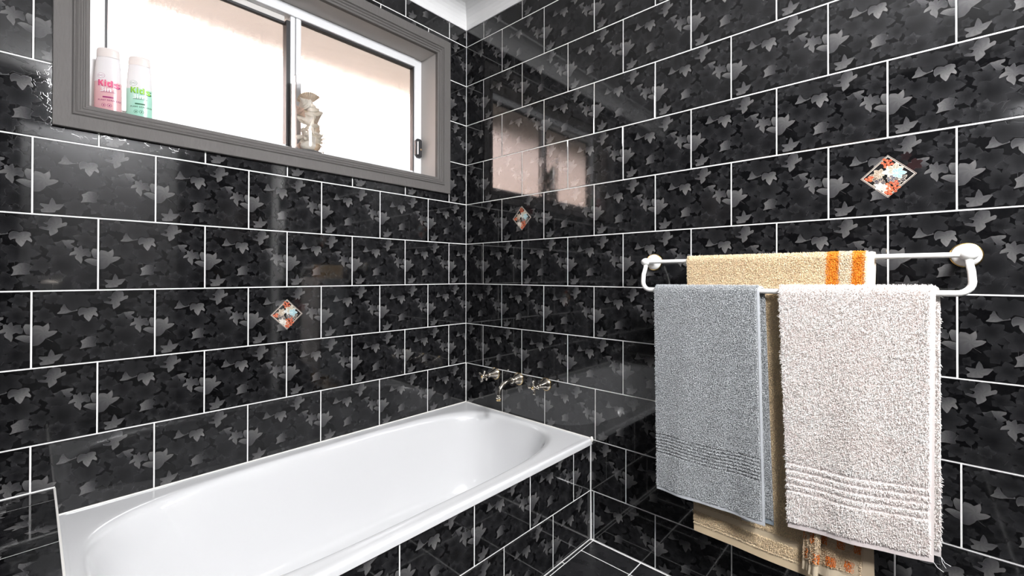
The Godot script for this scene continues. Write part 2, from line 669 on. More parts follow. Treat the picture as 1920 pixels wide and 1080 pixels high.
# ==================================================================== tiles
# A tile cut to a polygon (in its own axes, x right, y up, z out of the wall); full = the lower left corner of the uncut tile.
func tile_mesh(poly: PackedVector2Array, full: Vector2, uv_turn := false) -> ArrayMesh:
	if Geometry2D.is_polygon_clockwise(poly):
		poly.reverse()
	var n := poly.size()
	var e := 0.0011
	var inner := PackedVector2Array()
	for i in n:
		var a := (poly[i] - poly[(i + n - 1) % n]).normalized()
		var b := (poly[(i + 1) % n] - poly[i]).normalized()
		var na := Vector2(-a.y, a.x)
		var nb := Vector2(-b.y, b.x)
		var m := (na + nb)
		inner.append(poly[i] + m * (e / maxf(m.dot(na), 0.2)))
	var st := start()
	var uv := func(p: Vector2) -> Vector2:
		var q := (p - full)
		return Vector2(q.x / 0.2502, 1.0 - q.y / 0.1989) if not uv_turn else Vector2(1.0 - q.y / 0.2502, 1.0 - q.x / 0.1989)
	var idx := Geometry2D.triangulate_polygon(inner)
	for k in range(0, idx.size(), 3):
		var p := [inner[idx[k]], inner[idx[k + 1]], inner[idx[k + 2]]]
		tri(st, Vector3(p[0].x, p[0].y, 0), Vector3(p[1].x, p[1].y, 0), Vector3(p[2].x, p[2].y, 0), Vector3.BACK, uv.call(p[0]), uv.call(p[1]), uv.call(p[2]))
	for i in n:
		var j := (i + 1) % n
		var d := (poly[j] - poly[i]).normalized()
		var o := Vector3(d.y, -d.x, 0)
		var f0 := Vector3(inner[i].x, inner[i].y, 0)
		var f1 := Vector3(inner[j].x, inner[j].y, 0)
		var g0 := Vector3(poly[i].x, poly[i].y, -0.0009)
		var g1 := Vector3(poly[j].x, poly[j].y, -0.0009)
		var bn := (o + Vector3.BACK).normalized()
		var ua: Vector2 = uv.call(inner[i])
		var ub: Vector2 = uv.call(inner[j])
		tri(st, f0, f1, g1, bn, ua, ub, ub)
		tri(st, f0, g1, g0, bn, ua, ub, ua)
		var h0 := g0 - Vector3(0, 0, 0.005)
		var h1 := g1 - Vector3(0, 0, 0.005)
		tri(st, g0, g1, h1, o, ua, ub, ub)
		tri(st, g0, h1, h0, o, ua, ub, ua)
	st.generate_tangents()
	return st.commit()

# frame: turns (along, up, out) of the wall into the room. cuts: bounds of the tiled field; hole: a rectangle left out.
func lay(parent: Node, frame: Transform3D, lo: Vector2, hi: Vector2, field: Rect2, hole: Rect2, m: Material, turn := false, tilt := 0.0011) -> void:
	var g := GROUT / 2.0
	var a := Vector2(maxf(lo.x + g, field.position.x), maxf(lo.y + g, field.position.y))
	var b := Vector2(minf(hi.x - g, field.end.x), minf(hi.y - g, field.end.y))
	if b.x - a.x < 0.004 or b.y - a.y < 0.004:
		return
	var pieces := [PackedVector2Array([a, Vector2(b.x, a.y), b, Vector2(a.x, b.y)])]
	var cut := a != lo + Vector2(g, g) or b != hi - Vector2(g, g)
	if hole.size.x > 0.0 and hole.intersects(Rect2(a, b - a)):
		var h := hole
		pieces = Geometry2D.clip_polygons(pieces[0], PackedVector2Array([h.position, Vector2(h.end.x, h.position.y), h.end, Vector2(h.position.x, h.end.y)]))
		cut = true
	for poly in pieces:
		var full := lo + Vector2(g, g)
		var c := Vector2.ZERO
		for p in poly:
			c += p
		c /= poly.size()
		var mesh: ArrayMesh
		if not cut and shared.has([turn, hi - lo]):
			mesh = shared[[turn, hi - lo]]
		else:
			var local := PackedVector2Array()
			for p in poly:
				local.append(p - c)
			mesh = tile_mesh(local, full - c, turn)
			if not cut:
				shared[[turn, hi - lo]] = mesh
		var lean := Basis.from_euler(Vector3(rng.randf_range(-tilt, tilt), rng.randf_range(-tilt, tilt), 0))
		part("tile", mesh, m, parent, frame * Transform3D(lean, Vector3(c.x, c.y, rng.randf_range(-0.0002, 0.0002))))

func line_y(i: int) -> float:
	return LINE6 - (i - 6) * ROW

func wall_tiles() -> void:
	var none := Rect2()
	# towel wall: along = +z
	var wr := get_node("wall_right")
	var fr := Transform3D(Basis(Vector3(0, 0, 1), Vector3(0, 1, 0), Vector3(-1, 0, 0)), Vector3.ZERO)
	for i in range(-1, 11):
		var off := 0.1261 + (0.0 if posmod(i, 2) == 1 else COL / 2.0)
		off += 0.006 if i == 8 else 0.012 if i == 9 else 0.0
		var y1 := line_y(i)
		var y0 := line_y(i + 1)
		for k in range(-1, 9):
			var z0 := off + k * COL
			var left := 0.001 if i < 9 else BATH_W + 0.001
			var m: Material = M["diamond tile"] if i == 4 and (k == 0 or k == 5) else M["leaf tile"]
			lay(wr, fr, Vector2(z0, y0), Vector2(z0 + COL, y1), Rect2(left, 0.004, ROOM_Z - left, 2.296), none, m)
	# window wall: along = +x
	var ww := get_node("wall_window")
	var fw := Transform3D(Basis.IDENTITY, Vector3.ZERO)
	var hole := Rect2(-1.468, 1.453, 1.468 - 0.1205, 0.733)
	for i in range(-1, 9):
		var off := -0.1117 - (0.0 if posmod(i, 2) == 1 else COL / 2.0)
		for k in range(0, 12):
			var x1 := off - (k - 1) * COL
			var m: Material = M["diamond tile"] if i == 6 and k == 3 else M["leaf tile"]
			lay(ww, fw, Vector2(x1 - COL, line_y(i + 1)), Vector2(x1, line_y(i)), Rect2(ROOM_X, 0.38, -ROOM_X - 0.001, 1.92), hole, m)

# ==================================================================== room
func slab(called: String, lo: Vector3, hi: Vector3, m: Material, label: String) -> MeshInstance3D:
	return structure(called, box_mesh(lo, hi), m, label)

func room_shell() -> void:
	var t := 0.12
	var wr := slab("wall_right", Vector3(0.0012, -t, -t), Vector3(t, ROOM_H + t, ROOM_Z + t), M.grout, "wall of glossy black leaf-printed tiles behind the towel rail")
	# window wall: a slab with an opening
	var st := start()
	var x0 := ROOM_X - t
	box(st, Vector3(x0, -t, -t - 0.06), Vector3(-1.405, ROOM_H + t, -0.0012))
	box(st, Vector3(-0.185, -t, -t - 0.06), Vector3(0.0012, ROOM_H + t, -0.0012))
	box(st, Vector3(-1.405, -t, -t - 0.06), Vector3(-0.185, 1.508, -0.0012))
	box(st, Vector3(-1.405, 2.124, -t - 0.06), Vector3(-0.185, ROOM_H + t, -0.0012))
	structure("wall_window", st.commit(), M.grout, "wall of glossy black leaf-printed tiles under and around the window")
	slab("wall_left", Vector3(ROOM_X - t, -t, -0.0012), Vector3(ROOM_X, ROOM_H + t, ROOM_Z + t), M["dark glaze"], "black tiled wall out of view on the left")
	slab("wall_back", Vector3(ROOM_X, -t, ROOM_Z), Vector3(0.0012, ROOM_H + t, ROOM_Z + t), M["dark glaze"], "black tiled wall behind the camera")
	slab("ceiling", Vector3(ROOM_X, ROOM_H, -0.0012), Vector3(0.0012, ROOM_H + t, ROOM_Z), M.plaster, "flat white plaster ceiling")
	var fl := slab("floor", Vector3(ROOM_X, -t, -0.0012), Vector3(0.0012, -0.0012, ROOM_Z), M.grout, "floor of plain black tiles with white grout")
	# floor tiles: a narrow strip along the bath, then square tiles
	var fr := Transform3D(Basis(Vector3(1, 0, 0), Vector3(0, 0, -1), Vector3(0, 1, 0)), Vector3.ZERO)
	var none := Rect2()
	for k in range(0, 12):
		var x1 := 0.012 - k * 0.2035
		lay(fl, fr, Vector2(x1 - 0.2035, -0.7590), Vector2(x1, -0.7400), Rect2(ROOM_X, -0.7585, -ROOM_X - 0.003, 0.0115), none, M["floor tile"], false, 0.0005)
	for k in range(0, 13):
		var x1 := 0.1172 - k * 0.2025
		for r in range(0, 10):
			var z0 := 0.7585 + r * 0.2012
			lay(fl, fr, Vector2(x1 - 0.2025, -z0 - 0.2012), Vector2(x1, -z0), Rect2(ROOM_X, -ROOM_Z + 0.004, -ROOM_X - 0.003, 3.0), none, M["floor tile"], false, 0.0006)
	# a white door in the wall behind the camera
	var d := slab("door_1", Vector3(-1.56, 0.004, ROOM_Z - 0.045), Vector3(-0.72, 2.05, ROOM_Z - 0.008), M["door paint"], "white door behind the camera")
	var h := start()
	tube(h, [Vector3(-1.5, 1.0, ROOM_Z - 0.046), Vector3(-1.5, 1.0, ROOM_Z - 0.09), Vector3(-1.49, 1.0, ROOM_Z - 0.1), Vector3(-1.38, 1.0, ROOM_Z - 0.1)], 0.009)
	part("handle", h.commit(), M.nickel, d)

func cornices() -> void:
	# a hollow cove between wall and ceiling on both walls, mitred in the corner
	var prof := [[0.0, 2.300], [0.004, 2.300]]
	for k in 9:
		var a := PI / 2 * k / 8.0
		prof.append([0.006 + 0.082 * (1.0 - cos(a)), 2.304 + 0.082 * sin(a)])
	prof.append([0.090, 2.390])
	prof.append([0.090, ROOM_H])
	for w in 2:
		var rows := []
		for p in prof:
			var o: float = p[0]
			if w == 0:
				rows.append(PackedVector3Array([Vector3(-o, p[1], o), Vector3(ROOM_X, p[1], o)]))
			else:
				rows.append(PackedVector3Array([Vector3(-o, p[1], ROOM_Z), Vector3(-o, p[1], o)]))
		var st := start()
		for i in rows.size() - 1:
			quad(st, rows[i][0], rows[i][1], rows[i + 1][1], rows[i + 1][0], Vector3(-0.5, -0.6, 0.5) if i > 1 else Vector3(0, -1, 0))
		structure("trim_%d" % (w + 1), st.commit(), M.plaster, ["white plaster cornice above the window wall", "white plaster cornice above the towel wall"][w])

func ledge_and_panel() -> void:
	# tiled ledge at the foot of the bath
	var x1 := -1.4625
	var top := 0.477
	var body := slab("wall_ledge", Vector3(ROOM_X, 0.0, 0.0), Vector3(x1 - 0.0012, top - 0.0012, BATH_W - 0.0012), M.grout, "low ledge of black leaf-printed tiles at the foot of the bath")
	var fr := Transform3D(Basis(Vector3(1, 0, 0), Vector3(0, 0, -1), Vector3(0, 1, 0)), Vector3(0, top, 0))
	var none := Rect2()
	for k in 5:
		for r in 4:
			var z0 := 0.0905 - 0.258 + r * 0.258
			lay(body, fr, Vector2(x1 + 0.0018 - (k + 1) * ROW, -z0 - 0.258), Vector2(x1 + 0.0018 - k * ROW, -z0), Rect2(ROOM_X, -BATH_W, x1 - ROOM_X, BATH_W - 0.002), none, M["leaf tile"], true)
	part("grout_bead", tube_mesh([Vector3(ROOM_X, top + 0.0004, 0.0006), Vector3(x1, top + 0.0004, 0.0006)], 0.0022, 8), M.grout, body)
	var fs := Transform3D(Basis(Vector3(0, 0, -1), Vector3(0, 1, 0), Vector3(1, 0, 0)), Vector3(x1, 0, 0))
	for r in 4:
		var z0 := 0.0905 - 0.258 + r * 0.258
		lay(body, fs, Vector2(-z0 - 0.258, top - ROW), Vector2(-z0, top), Rect2(-BATH_W, 0.404, BATH_W - 0.002, top - 0.404), none, M["leaf tile"])
	var ff := Transform3D(Basis.IDENTITY, Vector3(0, 0, BATH_W))
	for k in 4:
		for r in 3:
			lay(body, ff, Vector2(x1 - (k + 1) * COL, top - (r + 1) * ROW), Vector2(x1 - k * COL, top - r * ROW), Rect2(ROOM_X, 0.004, x1 - ROOM_X, top - 0.005), none, M["leaf tile"])
	part("edge_strip", box_mesh(Vector3(x1 - 0.0035, top - 0.004, 0.002), Vector3(x1 + 0.0012, top + 0.0006, BATH_W), 0.0008), M.silicone, body)
	# tiled bath panel
	var pn := slab("wall_panel", Vector3(x1, 0.0, BATH_W - 0.02), Vector3(0.0, 0.377, BATH_W - 0.0012), M.grout, "black tiled panel that closes the front of the bath")
	var fp := Transform3D(Basis.IDENTITY, Vector3(0, 0, BATH_W))
	for i in range(9, 11):
		var off := -0.1189 - (0.0 if i == 9 else COL / 2.0)
		for k in range(0, 7):
			var xr := off - (k - 1) * COL
			lay(pn, fp, Vector2(xr - COL, line_y(i + 1)), Vector2(xr, line_y(i)), Rect2(x1, 0.004, -x1 - 0.001, 0.379), none, M["leaf tile"])
	part("grout_bead", tube_mesh([Vector3(-0.003, 0.0, BATH_W + 0.002), Vector3(-0.003, 0.2, BATH_W + 0.001), Vector3(-0.003, 0.382, BATH_W + 0.001)], [0.0045, 0.0022, 0.0022], 8), M.grout, pn)

# ==================================================================== window
func window() -> void:
	var l := -1.4005
	var r := -0.1885
	var b := 1.513
	var t := 2.119
	# architrave: four mitred boards with a stepped inner moulding
	var prof := [[0, 0], [0, 0.0135], [0.0012, 0.015], [0.0355, 0.015], [0.0375, 0.0165], [0.0385, 0.019], [0.0405, 0.020], [0.0425, 0.019], [0.0435, 0.0155], [0.0455, 0.0130], [0.0485, 0.0150],
		[0.0510, 0.0155], [0.0530, 0.0135], [0.0545, 0.0105], [0.0575, 0.0095], [0.0590, 0.0112], [0.0615, 0.0112], [0.0630, 0.0090], [0.0645, 0.0065], [0.0690, 0.0058], [0.0715, 0.0045], [0.0725, 0.0], [0.0725, -0.012]]
	var tr := Node3D.new()
	put(tr, "trim_3")
	tr.set_meta("kind", "structure")
	tr.set_meta("label", "taupe moulded architrave round the bathroom window")
	var o := 0.0722
	var c := [Vector2(l - o, b - o + 0.006), Vector2(r + o, b - o + 0.006), Vector2(r + o, t + o), Vector2(l - o, t + o)]
	for s in 4:
		var p: Vector2 = c[s]
		var q: Vector2 = c[(s + 1) % 4]
		var d := (q - p).normalized()
		var n := Vector2(-d.y, d.x)
		var st := start()
		for i in prof.size() - 1:
			var e0: float = prof[i][0]
			var e1: float = prof[i + 1][0]
			var h0: float = prof[i][1]
			var h1: float = prof[i + 1][1]
			var a0 := p + (d + n) * e0
			var b0 := q + (n - d) * e0
			var a1 := p + (d + n) * e1
			var b1 := q + (n - d) * e1
			var face := Vector3(n.x, n.y, 0) * (h0 - h1) + Vector3(0, 0, e1 - e0)
			quad(st, Vector3(a0.x, a0.y, h0), Vector3(b0.x, b0.y, h0), Vector3(b1.x, b1.y, h1), Vector3(a1.x, a1.y, h1), face)
		part(["sill_board", "side_board", "head_board", "side_board"][s], st.commit(), M["taupe paint"], tr)
	# window
	var w := Node3D.new()
	put(w, "window_1")
	w.set_meta("kind", "structure")
	w.set_meta("label", "white sliding window with two frosted panes above the bath")
	var zf := -0.126
	# reveal boards, window light painted into their colour
	part("reveal_board", box_mesh(Vector3(l - 0.012, b - 0.010, zf - 0.05), Vector3(r + 0.012, b + 0.001, -0.001)), M["window lit taupe"], w)
	part("reveal_board", box_mesh(Vector3(l - 0.012, t, zf - 0.05), Vector3(r + 0.012, t + 0.012, -0.001)), M["window lit taupe"], w)
	part("reveal_board", box_mesh(Vector3(l - 0.012, b, zf - 0.05), Vector3(l, t, -0.001)), M["window lit taupe"], w)
	part("reveal_board", box_mesh(Vector3(r, b, zf - 0.05), Vector3(r + 0.012, t, -0.001)), M["window lit taupe"], w)
	# outer frame
	var st := start()
	var fw := 0.041
	box(st, Vector3(l, b + 0.001, zf - 0.045), Vector3(l + fw, t, zf), 0.002)
	box(st, Vector3(r - fw, b + 0.001, zf - 0.045), Vector3(r, t, zf), 0.002)
	box(st, Vector3(l + fw, t - fw, zf - 0.045), Vector3(r - fw, t, zf + 0.004), 0.002)
	box(st, Vector3(l + fw, b + 0.001, zf - 0.045), Vector3(r - fw, b + 0.042, zf + 0.002), 0.002)
	box(st, Vector3(l + fw, b + 0.042, zf - 0.03), Vector3(r - fw, b + 0.050, zf - 0.006), 0.001)
	part("frame", st.commit(), M.aluminium, w)
	# mullion: meeting stiles
	var mx0 := -0.8155
	var mx1 := -0.7735
	st = start()
	box(st, Vector3(mx0, b + 0.03, zf - 0.03), Vector3(mx0 + 0.018, t - fw - 0.0005, zf - 0.004), 0.0015)
	box(st, Vector3(mx0 + 0.020, b + 0.03, zf - 0.03), Vector3(mx1 - 0.004, t - fw - 0.0005, zf), 0.002)
	box(st, Vector3(mx1 - 0.004, b + 0.03, zf - 0.03), Vector3(mx1, t - fw - 0.0005, zf - 0.006), 0.001)
	part("mullion", st.commit(), M.aluminium, w)
	# the left light sits one track further out
	var zb := zf - 0.022
	st = start()
	box(st, Vector3(l + fw, t - fw - 0.022, zb - 0.02), Vector3(mx0 - 0.016, t - fw + 0.004, zb), 0.001)
	box(st, Vector3(l + fw, b + 0.03, zb - 0.02), Vector3(mx0 - 0.016, b + 0.055, zb), 0.001)
	part("sash_rail", st.commit(), M["shaded aluminium"], w)
	st = start()
	box(st, Vector3(mx0 - 0.0155, b + 0.045, zb - 0.02), Vector3(mx0 - 0.001, t - fw - 0.022, zb + 0.018))
	box(st, Vector3(l + fw, t - fw - 0.030, zb - 0.02), Vector3(mx0 - 0.012, t - fw - 0.022, zb - 0.001))
	box(st, Vector3(l + fw, b + 0.05, zb - 0.02), Vector3(l + fw + 0.008, t - fw - 0.022, zb + 0.004))
	box(st, Vector3(mx1, t - fw - 0.006, zf - 0.035), Vector3(r - fw, t - fw, zf - 0.008))
	box(st, Vector3(r - fw - 0.005, b + 0.04, zf - 0.035), Vector3(r - fw, t - fw, zf - 0.006))
	part("gasket", st.commit(), M.gasket, w)
	part("pane", box_mesh(Vector3(l + fw, b + 0.05, zb - 0.016), Vector3(mx0 - 0.014, t - fw - 0.024, zb - 0.011)), M["frosted glass"], w)
	part("pane", box_mesh(Vector3(mx1 - 0.002, b + 0.046, zf - 0.028), Vector3(r - fw - 0.003, t - fw - 0.004, zf - 0.023)), M["frosted glass"], w)
	# latch on the right stile
	var la := start()
	var lx := -0.2105
	var ly := 1.677
	var out := PackedVector2Array([Vector2(-0.019, -0.034), Vector2(-0.008, -0.046), Vector2(0.010, -0.046), Vector2(0.018, -0.040), Vector2(0.018, 0.040), Vector2(0.010, 0.046), Vector2(-0.008, 0.046), Vector2(-0.019, 0.034)])
	for layer in [[1.0, 0.0, 0.010], [0.82, 0.010, 0.013]]:
		var k: float = layer[0]
		var mid := Vector3(lx, ly, zf + layer[2])
		for i in out.size():
			var p := out[i] * k
			var q := out[(i + 1) % out.size()] * k
			quad(la, Vector3(lx + p.x, ly + p.y, zf + layer[1]), Vector3(lx + q.x, ly + q.y, zf + layer[1]), Vector3(lx + q.x, ly + q.y, zf + layer[2]), Vector3(lx + p.x, ly + p.y, zf + layer[2]), Vector3(p.x + q.x, p.y + q.y, 0))
			tri(la, Vector3(lx + p.x, ly + p.y, zf + layer[2]), Vector3(lx + q.x, ly + q.y, zf + layer[2]), mid, Vector3.BACK)
	var lt := part("latch", la.commit(), M.latch, w)
	part("latch_slide", box_mesh(Vector3(lx - 0.013, ly - 0.034, zf + 0.012), Vector3(lx - 0.009, ly + 0.030, zf + 0.022), 0.001), M.aluminium, lt)
	part("latch_grip", box_mesh(Vector3(lx - 0.007, ly - 0.034, zf + 0.012), Vector3(lx - 0.003, ly + 0.030, zf + 0.026), 0.001), M.latch, lt)
	part("keyhole", lathe_mesh([[0.0055, 0.0], [0.0055, 0.002], [0.004, 0.003], [0.0, 0.003]], 14), M["screw brass"], lt, axis_to(Vector3.BACK, Vector3(lx + 0.011, ly - 0.006, zf + 0.012)))

func outside() -> void:
	# the eave over the window
	var st := start()
	box(st, Vector3(-4.0, 2.34, -0.78), Vector3(3.0, 2.40, -0.185))
	box(st, Vector3(-4.0, 2.20, -0.83), Vector3(3.0, 2.46, -0.78))
	structure("eave", st.commit(), M.soffit, "beige eave outside the window")

# ==================================================================== bath
func bathtub() -> void:
	var t := thing("bathtub", "white enamel bathtub set into black tiles under the window", "bathtub")
	var x0 := -1.4600
	var x1 := -0.0015
	var z0 := 0.0015
	var z1 := 0.7545
	var c := Vector2(-0.728, 0.378)
	var n := 160
	var angles := []
	for k in n:
		angles.append(TAU * k / n)
	for q in [Vector2(x0, z0), Vector2(x1, z0), Vector2(x1, z1), Vector2(x0, z1)]:
		angles.append(fposmod((q - c).angle(), TAU))
	angles.sort()
	var rect := func(e: float, y: float, front := 0.0) -> PackedVector3Array:
		var line := PackedVector3Array()
		for a in angles:
			var d := Vector2.from_angle(a)
			var k := 1e9
			if absf(d.x) > 1e-6:
				k = minf(k, ((x1 - e if d.x > 0 else x0 + e) - c.x) / d.x)
			if absf(d.y) > 1e-6:
				k = minf(k, ((z1 - e - front if d.y > 0 else z0 + e) - c.y) / d.y)
			line.append(Vector3(c.x + d.x * k, y, c.y + d.y * k))
		return line
	var bowl := func(a: float, b: float, y: float, p: float, dx := 0.0) -> PackedVector3Array:
		var line := PackedVector3Array()
		for an in angles:
			var d := Vector2.from_angle(an)
			var pw: float = p
			var k := pow(pow(absf(d.x / a), pw) + pow(absf(d.y / b), pw), -1.0 / pw)
			line.append(Vector3(c.x + d.x * k + dx, y, c.y + d.y * k))
		return line
	var rows := []
	rows.append(rect.call(0.0, 0.378))
	rows.append(rect.call(0.0, 0.391))
	rows.append(rect.call(0.0008, 0.3965))
	rows.append(rect.call(0.003, 0.3998))
	rows.append(rect.call(0.006, 0.4010))
	rows.append(rect.call(0.010, 0.4010, 0.004))
	rows.append(rect.call(0.0125, 0.4005, 0.010))
	rows.append(rect.call(0.0150, 0.3998, 0.013))
	rows.append(bowl.call(0.7085, 0.3375, 0.3996, 4.4))
	rows.append(bowl.call(0.7020, 0.3300, 0.3992, 4.0))
	rows.append(bowl.call(0.6970, 0.3240, 0.3975, 3.8))
	rows.append(bowl.call(0.6920, 0.3180, 0.3930, 3.6))
	rows.append(bowl.call(0.6875, 0.3130, 0.3850, 3.5))
	rows.append(bowl.call(0.6800, 0.3060, 0.3650, 3.4))
	rows.append(bowl.call(0.6600, 0.2940, 0.3000, 3.3, 0.006))
	rows.append(bowl.call(0.6350, 0.2800, 0.2200, 3.2, 0.014))
	rows.append(bowl.call(0.6050, 0.2650, 0.1400, 3.1, 0.022))
	rows.append(bowl.call(0.5750, 0.2480, 0.0850, 3.0, 0.030))
	rows.append(bowl.call(0.5300, 0.2200, 0.0520, 2.9, 0.034))
	rows.append(bowl.call(0.4500, 0.1700, 0.0380, 2.8, 0.036))
	rows.append(bowl.call(0.2500, 0.0900, 0.0330, 2.5, 0.036))
	rows.append(bowl.call(0.0010, 0.0010, 0.0320, 2.0, 0.036))
	var st := start()
	sheet(st, rows, false, true, false)
	part("basin", st.commit(), M.enamel, t)
	# apron behind the panel keeps the basin closed from below
	var drain := start()
	lathe(drain, [[0.026, 0.0], [0.026, 0.003], [0.022, 0.005], [0.018, 0.003], [0.0, 0.002]], 24)
	part("drain", drain.commit(), M.nickel, t, Transform3D(Basis.IDENTITY, Vector3(-0.26, 0.036, 0.378)))
	var s := start()
	tube(s, [Vector3(-1.455, 0.4012, 0.0035), Vector3(-0.004, 0.4012, 0.0035)], 0.0028, 8)
	tube(s, [Vector3(-0.0035, 0.4012, 0.004), Vector3(-0.0035, 0.4012, 0.748)], 0.0028, 8)
	ball(s, Vector3(-0.004, 0.398, 0.7535), Vector3(0.007, 0.012, 0.007), 10)
	tube(s, [Vector3(-1.4600, 0.4015, 0.003), Vector3(-1.4600, 0.4015, 0.75)], 0.0022, 8)
	part("sealant", s.commit(), M.silicone, t)

# ==================================================================== taps
func taps() -> void:
	var bell := [[0.0265, 0.0], [0.0265, 0.003], [0.0245, 0.005], [0.0225, 0.008], [0.0185, 0.018], [0.0145, 0.030], [0.0115, 0.040], [0.0095, 0.046], [0.0080, 0.048], [0.0, 0.048]]
	for k in 2:
		var at := Vector3(-0.001, [0.577, 0.577][k], [0.2145, 0.5210][k])
		var o := thing("bath_tap", ["nickel cross-handle tap nearest the corner, left of the spout", "nickel cross-handle tap right of the spout"][k], "tap", at, "cross-handle taps over the bath")
		var inward := axis_to(Vector3.LEFT, Vector3.ZERO)
		part("flange", lathe_mesh(bell, 32), M.nickel, o, inward)
		part("flange_rim", lathe_mesh([[0.0262, -0.0005], [0.0280, 0.0005], [0.0285, 0.0018], [0.0275, 0.0032], [0.0260, 0.0038]], 32), M.brass, o, inward)
		part("spindle", lathe_mesh([[0.0068, 0.044], [0.0068, 0.056], [0.0088, 0.058], [0.0088, 0.064], [0.0065, 0.066], [0.0062, 0.074]], 20), M.nickel, o, inward)
		var h := start()
		lathe(h, [[0.0060, 0.070], [0.0100, 0.074], [0.0115, 0.081], [0.0105, 0.088], [0.0085, 0.091], [0.0, 0.092]], 20)
		for a in 4:
			var an: float = a * PI / 2 + [0.72, 0.22][k]
			var d := Vector3(cos(an), 0, sin(an))
			var m := Vector3(0, 0.081, 0)
			tube(h, [m + d * 0.006, m + d * 0.015, m + d * 0.020, m + d * 0.025, m + d * 0.0285, m + d * 0.030], [0.0052, 0.0040, 0.0048, 0.0064, 0.0056, 0.002], 12)
		part("cross_handle", h.commit(), M.nickel, o, inward)
		part("index_button", lathe_mesh([[0.0062, 0.0905], [0.0058, 0.0935], [0.0035, 0.0948], [0.0, 0.0950]], 18), M.brass, o, inward)
	var sp := thing("bath_spout", "nickel curved spout on the wall between the two taps", "spout", Vector3(-0.001, 0.575, 0.3635))
	var inw := axis_to(Vector3.LEFT, Vector3.ZERO)
	part("flange", lathe_mesh([[0.0265, 0.0], [0.0265, 0.003], [0.0240, 0.006], [0.0215, 0.012], [0.0180, 0.022], [0.0140, 0.030], [0.0120, 0.034], [0.0, 0.034]], 32), M.nickel, sp, inw)
	part("flange_rim", lathe_mesh([[0.0262, -0.0005], [0.0280, 0.0005], [0.0285, 0.0018], [0.0275, 0.0032], [0.0260, 0.0038]], 32), M.brass, sp, inw)
	part("collar", lathe_mesh([[0.0105, 0.034], [0.0150, 0.036], [0.0150, 0.040], [0.0125, 0.042], [0.0145, 0.045], [0.0145, 0.049], [0.0105, 0.052]], 24), M.nickel, sp, inw)
	var path := []
	for p in [[-0.046, 0.0], [-0.060, 0.001], [-0.078, 0.001], [-0.094, -0.003], [-0.108, -0.011], [-0.119, -0.022], [-0.126, -0.035], [-0.129, -0.048], [-0.130, -0.056]]:
		path.append(Vector3(p[0], p[1], 0))
	part("pipe", tube_mesh(path, [0.0098, 0.0100, 0.0100, 0.0098, 0.0095, 0.0092, 0.0088, 0.0086, 0.0086], 18), M.nickel, sp)
	part("nozzle", lathe_mesh([[0.0, -0.074], [0.0095, -0.074], [0.0100, -0.066], [0.0092, -0.065], [0.0120, -0.063], [0.0128, -0.059], [0.0120, -0.055], [0.0086, -0.053]], 24), M.nickel, sp, Transform3D(Basis.IDENTITY, Vector3(-0.130, 0, 0)))
	part("nozzle_ring", lathe_mesh([[0.0102, -0.073], [0.0108, -0.071], [0.0108, -0.067], [0.0102, -0.066]], 24), M.brass, sp, Transform3D(Basis.IDENTITY, Vector3(-0.130, 0, 0)))

# ==================================================================== towel rail
const RAIL_X := -0.069
const LOW_X := -0.104
func up_y(z: float) -> float:
	return lerpf(1.0945, 1.0965, (z - 1.012) / 0.779)
func low_y(z: float) -> float:
	return lerpf(1.0000, 1.0085, (z - 1.012) / 0.779)

func towel_rail() -> void:
	var o := thing("towel_rail", "white double towel rail with gold-rimmed round mounts", "towel rail")
	var zs := [1.012, 1.791]
	for k in 2:
		var z: float = zs[k]
		var y := up_y(z) + 0.001
		var inw := axis_to(Vector3.LEFT, Vector3(-0.001, y, z))
		var r := part("rosette", lathe_mesh([[0.0265, 0.0], [0.0270, 0.004], [0.0255, 0.0075], [0.0200, 0.0105], [0.0135, 0.013], [0.0105, 0.017], [0.0092, 0.024], [0.0090, 0.060]], 40), M["white coat"], o, inw)
		part("gold_rim", lathe_mesh([[0.0268, -0.0005], [0.0290, 0.0005], [0.0296, 0.0022], [0.0288, 0.0042], [0.0266, 0.0046]], 40), M.gold, r)
		var b := start()
		ball(b, Vector3(RAIL_X, up_y(z), z), Vector3(0.0135, 0.0132, 0.0165), 22)
		part("knob", b.commit(), M["white coat"], o)
	part("upper_rod", tube_mesh([Vector3(RAIL_X, up_y(1.012), 1.014), Vector3(RAIL_X, up_y(1.791), 1.789)], 0.0064, 18), M["white coat"], o)
	var path := []
	var z0: float = zs[0]
	var z1: float = zs[1]
	path.append(Vector3(RAIL_X, up_y(z0) - 0.006, z0))
	path.append(Vector3(RAIL_X - 0.004, up_y(z0) - 0.020, z0 + 0.001))
	path.append(Vector3(LOW_X + 0.012, low_y(z0) + 0.050, z0 + 0.003))
	for k in 7:
		var a := PI / 2 * k / 6.0
		path.append(Vector3(LOW_X + 0.003 * cos(a), low_y(z0) + 0.026 * (1 - sin(a)), z0 + 0.006 + 0.026 * (1 - cos(a))))
	for k in 7:
		var a := PI / 2 * k / 6.0
		path.append(Vector3(LOW_X + 0.003 * sin(a), low_y(z1) + 0.026 * (1 - cos(a)), z1 - 0.022 + 0.026 * sin(a)))
	path.append(Vector3(LOW_X + 0.012, low_y(z1) + 0.050, z1 + 0.003))
	path.append(Vector3(RAIL_X - 0.004, up_y(z1) - 0.020, z1 + 0.001))
	path.append(Vector3(RAIL_X, up_y(z1) - 0.006, z1))
	part("lower_rod", tube_mesh(path, 0.0072, 18), M["white coat"], o)

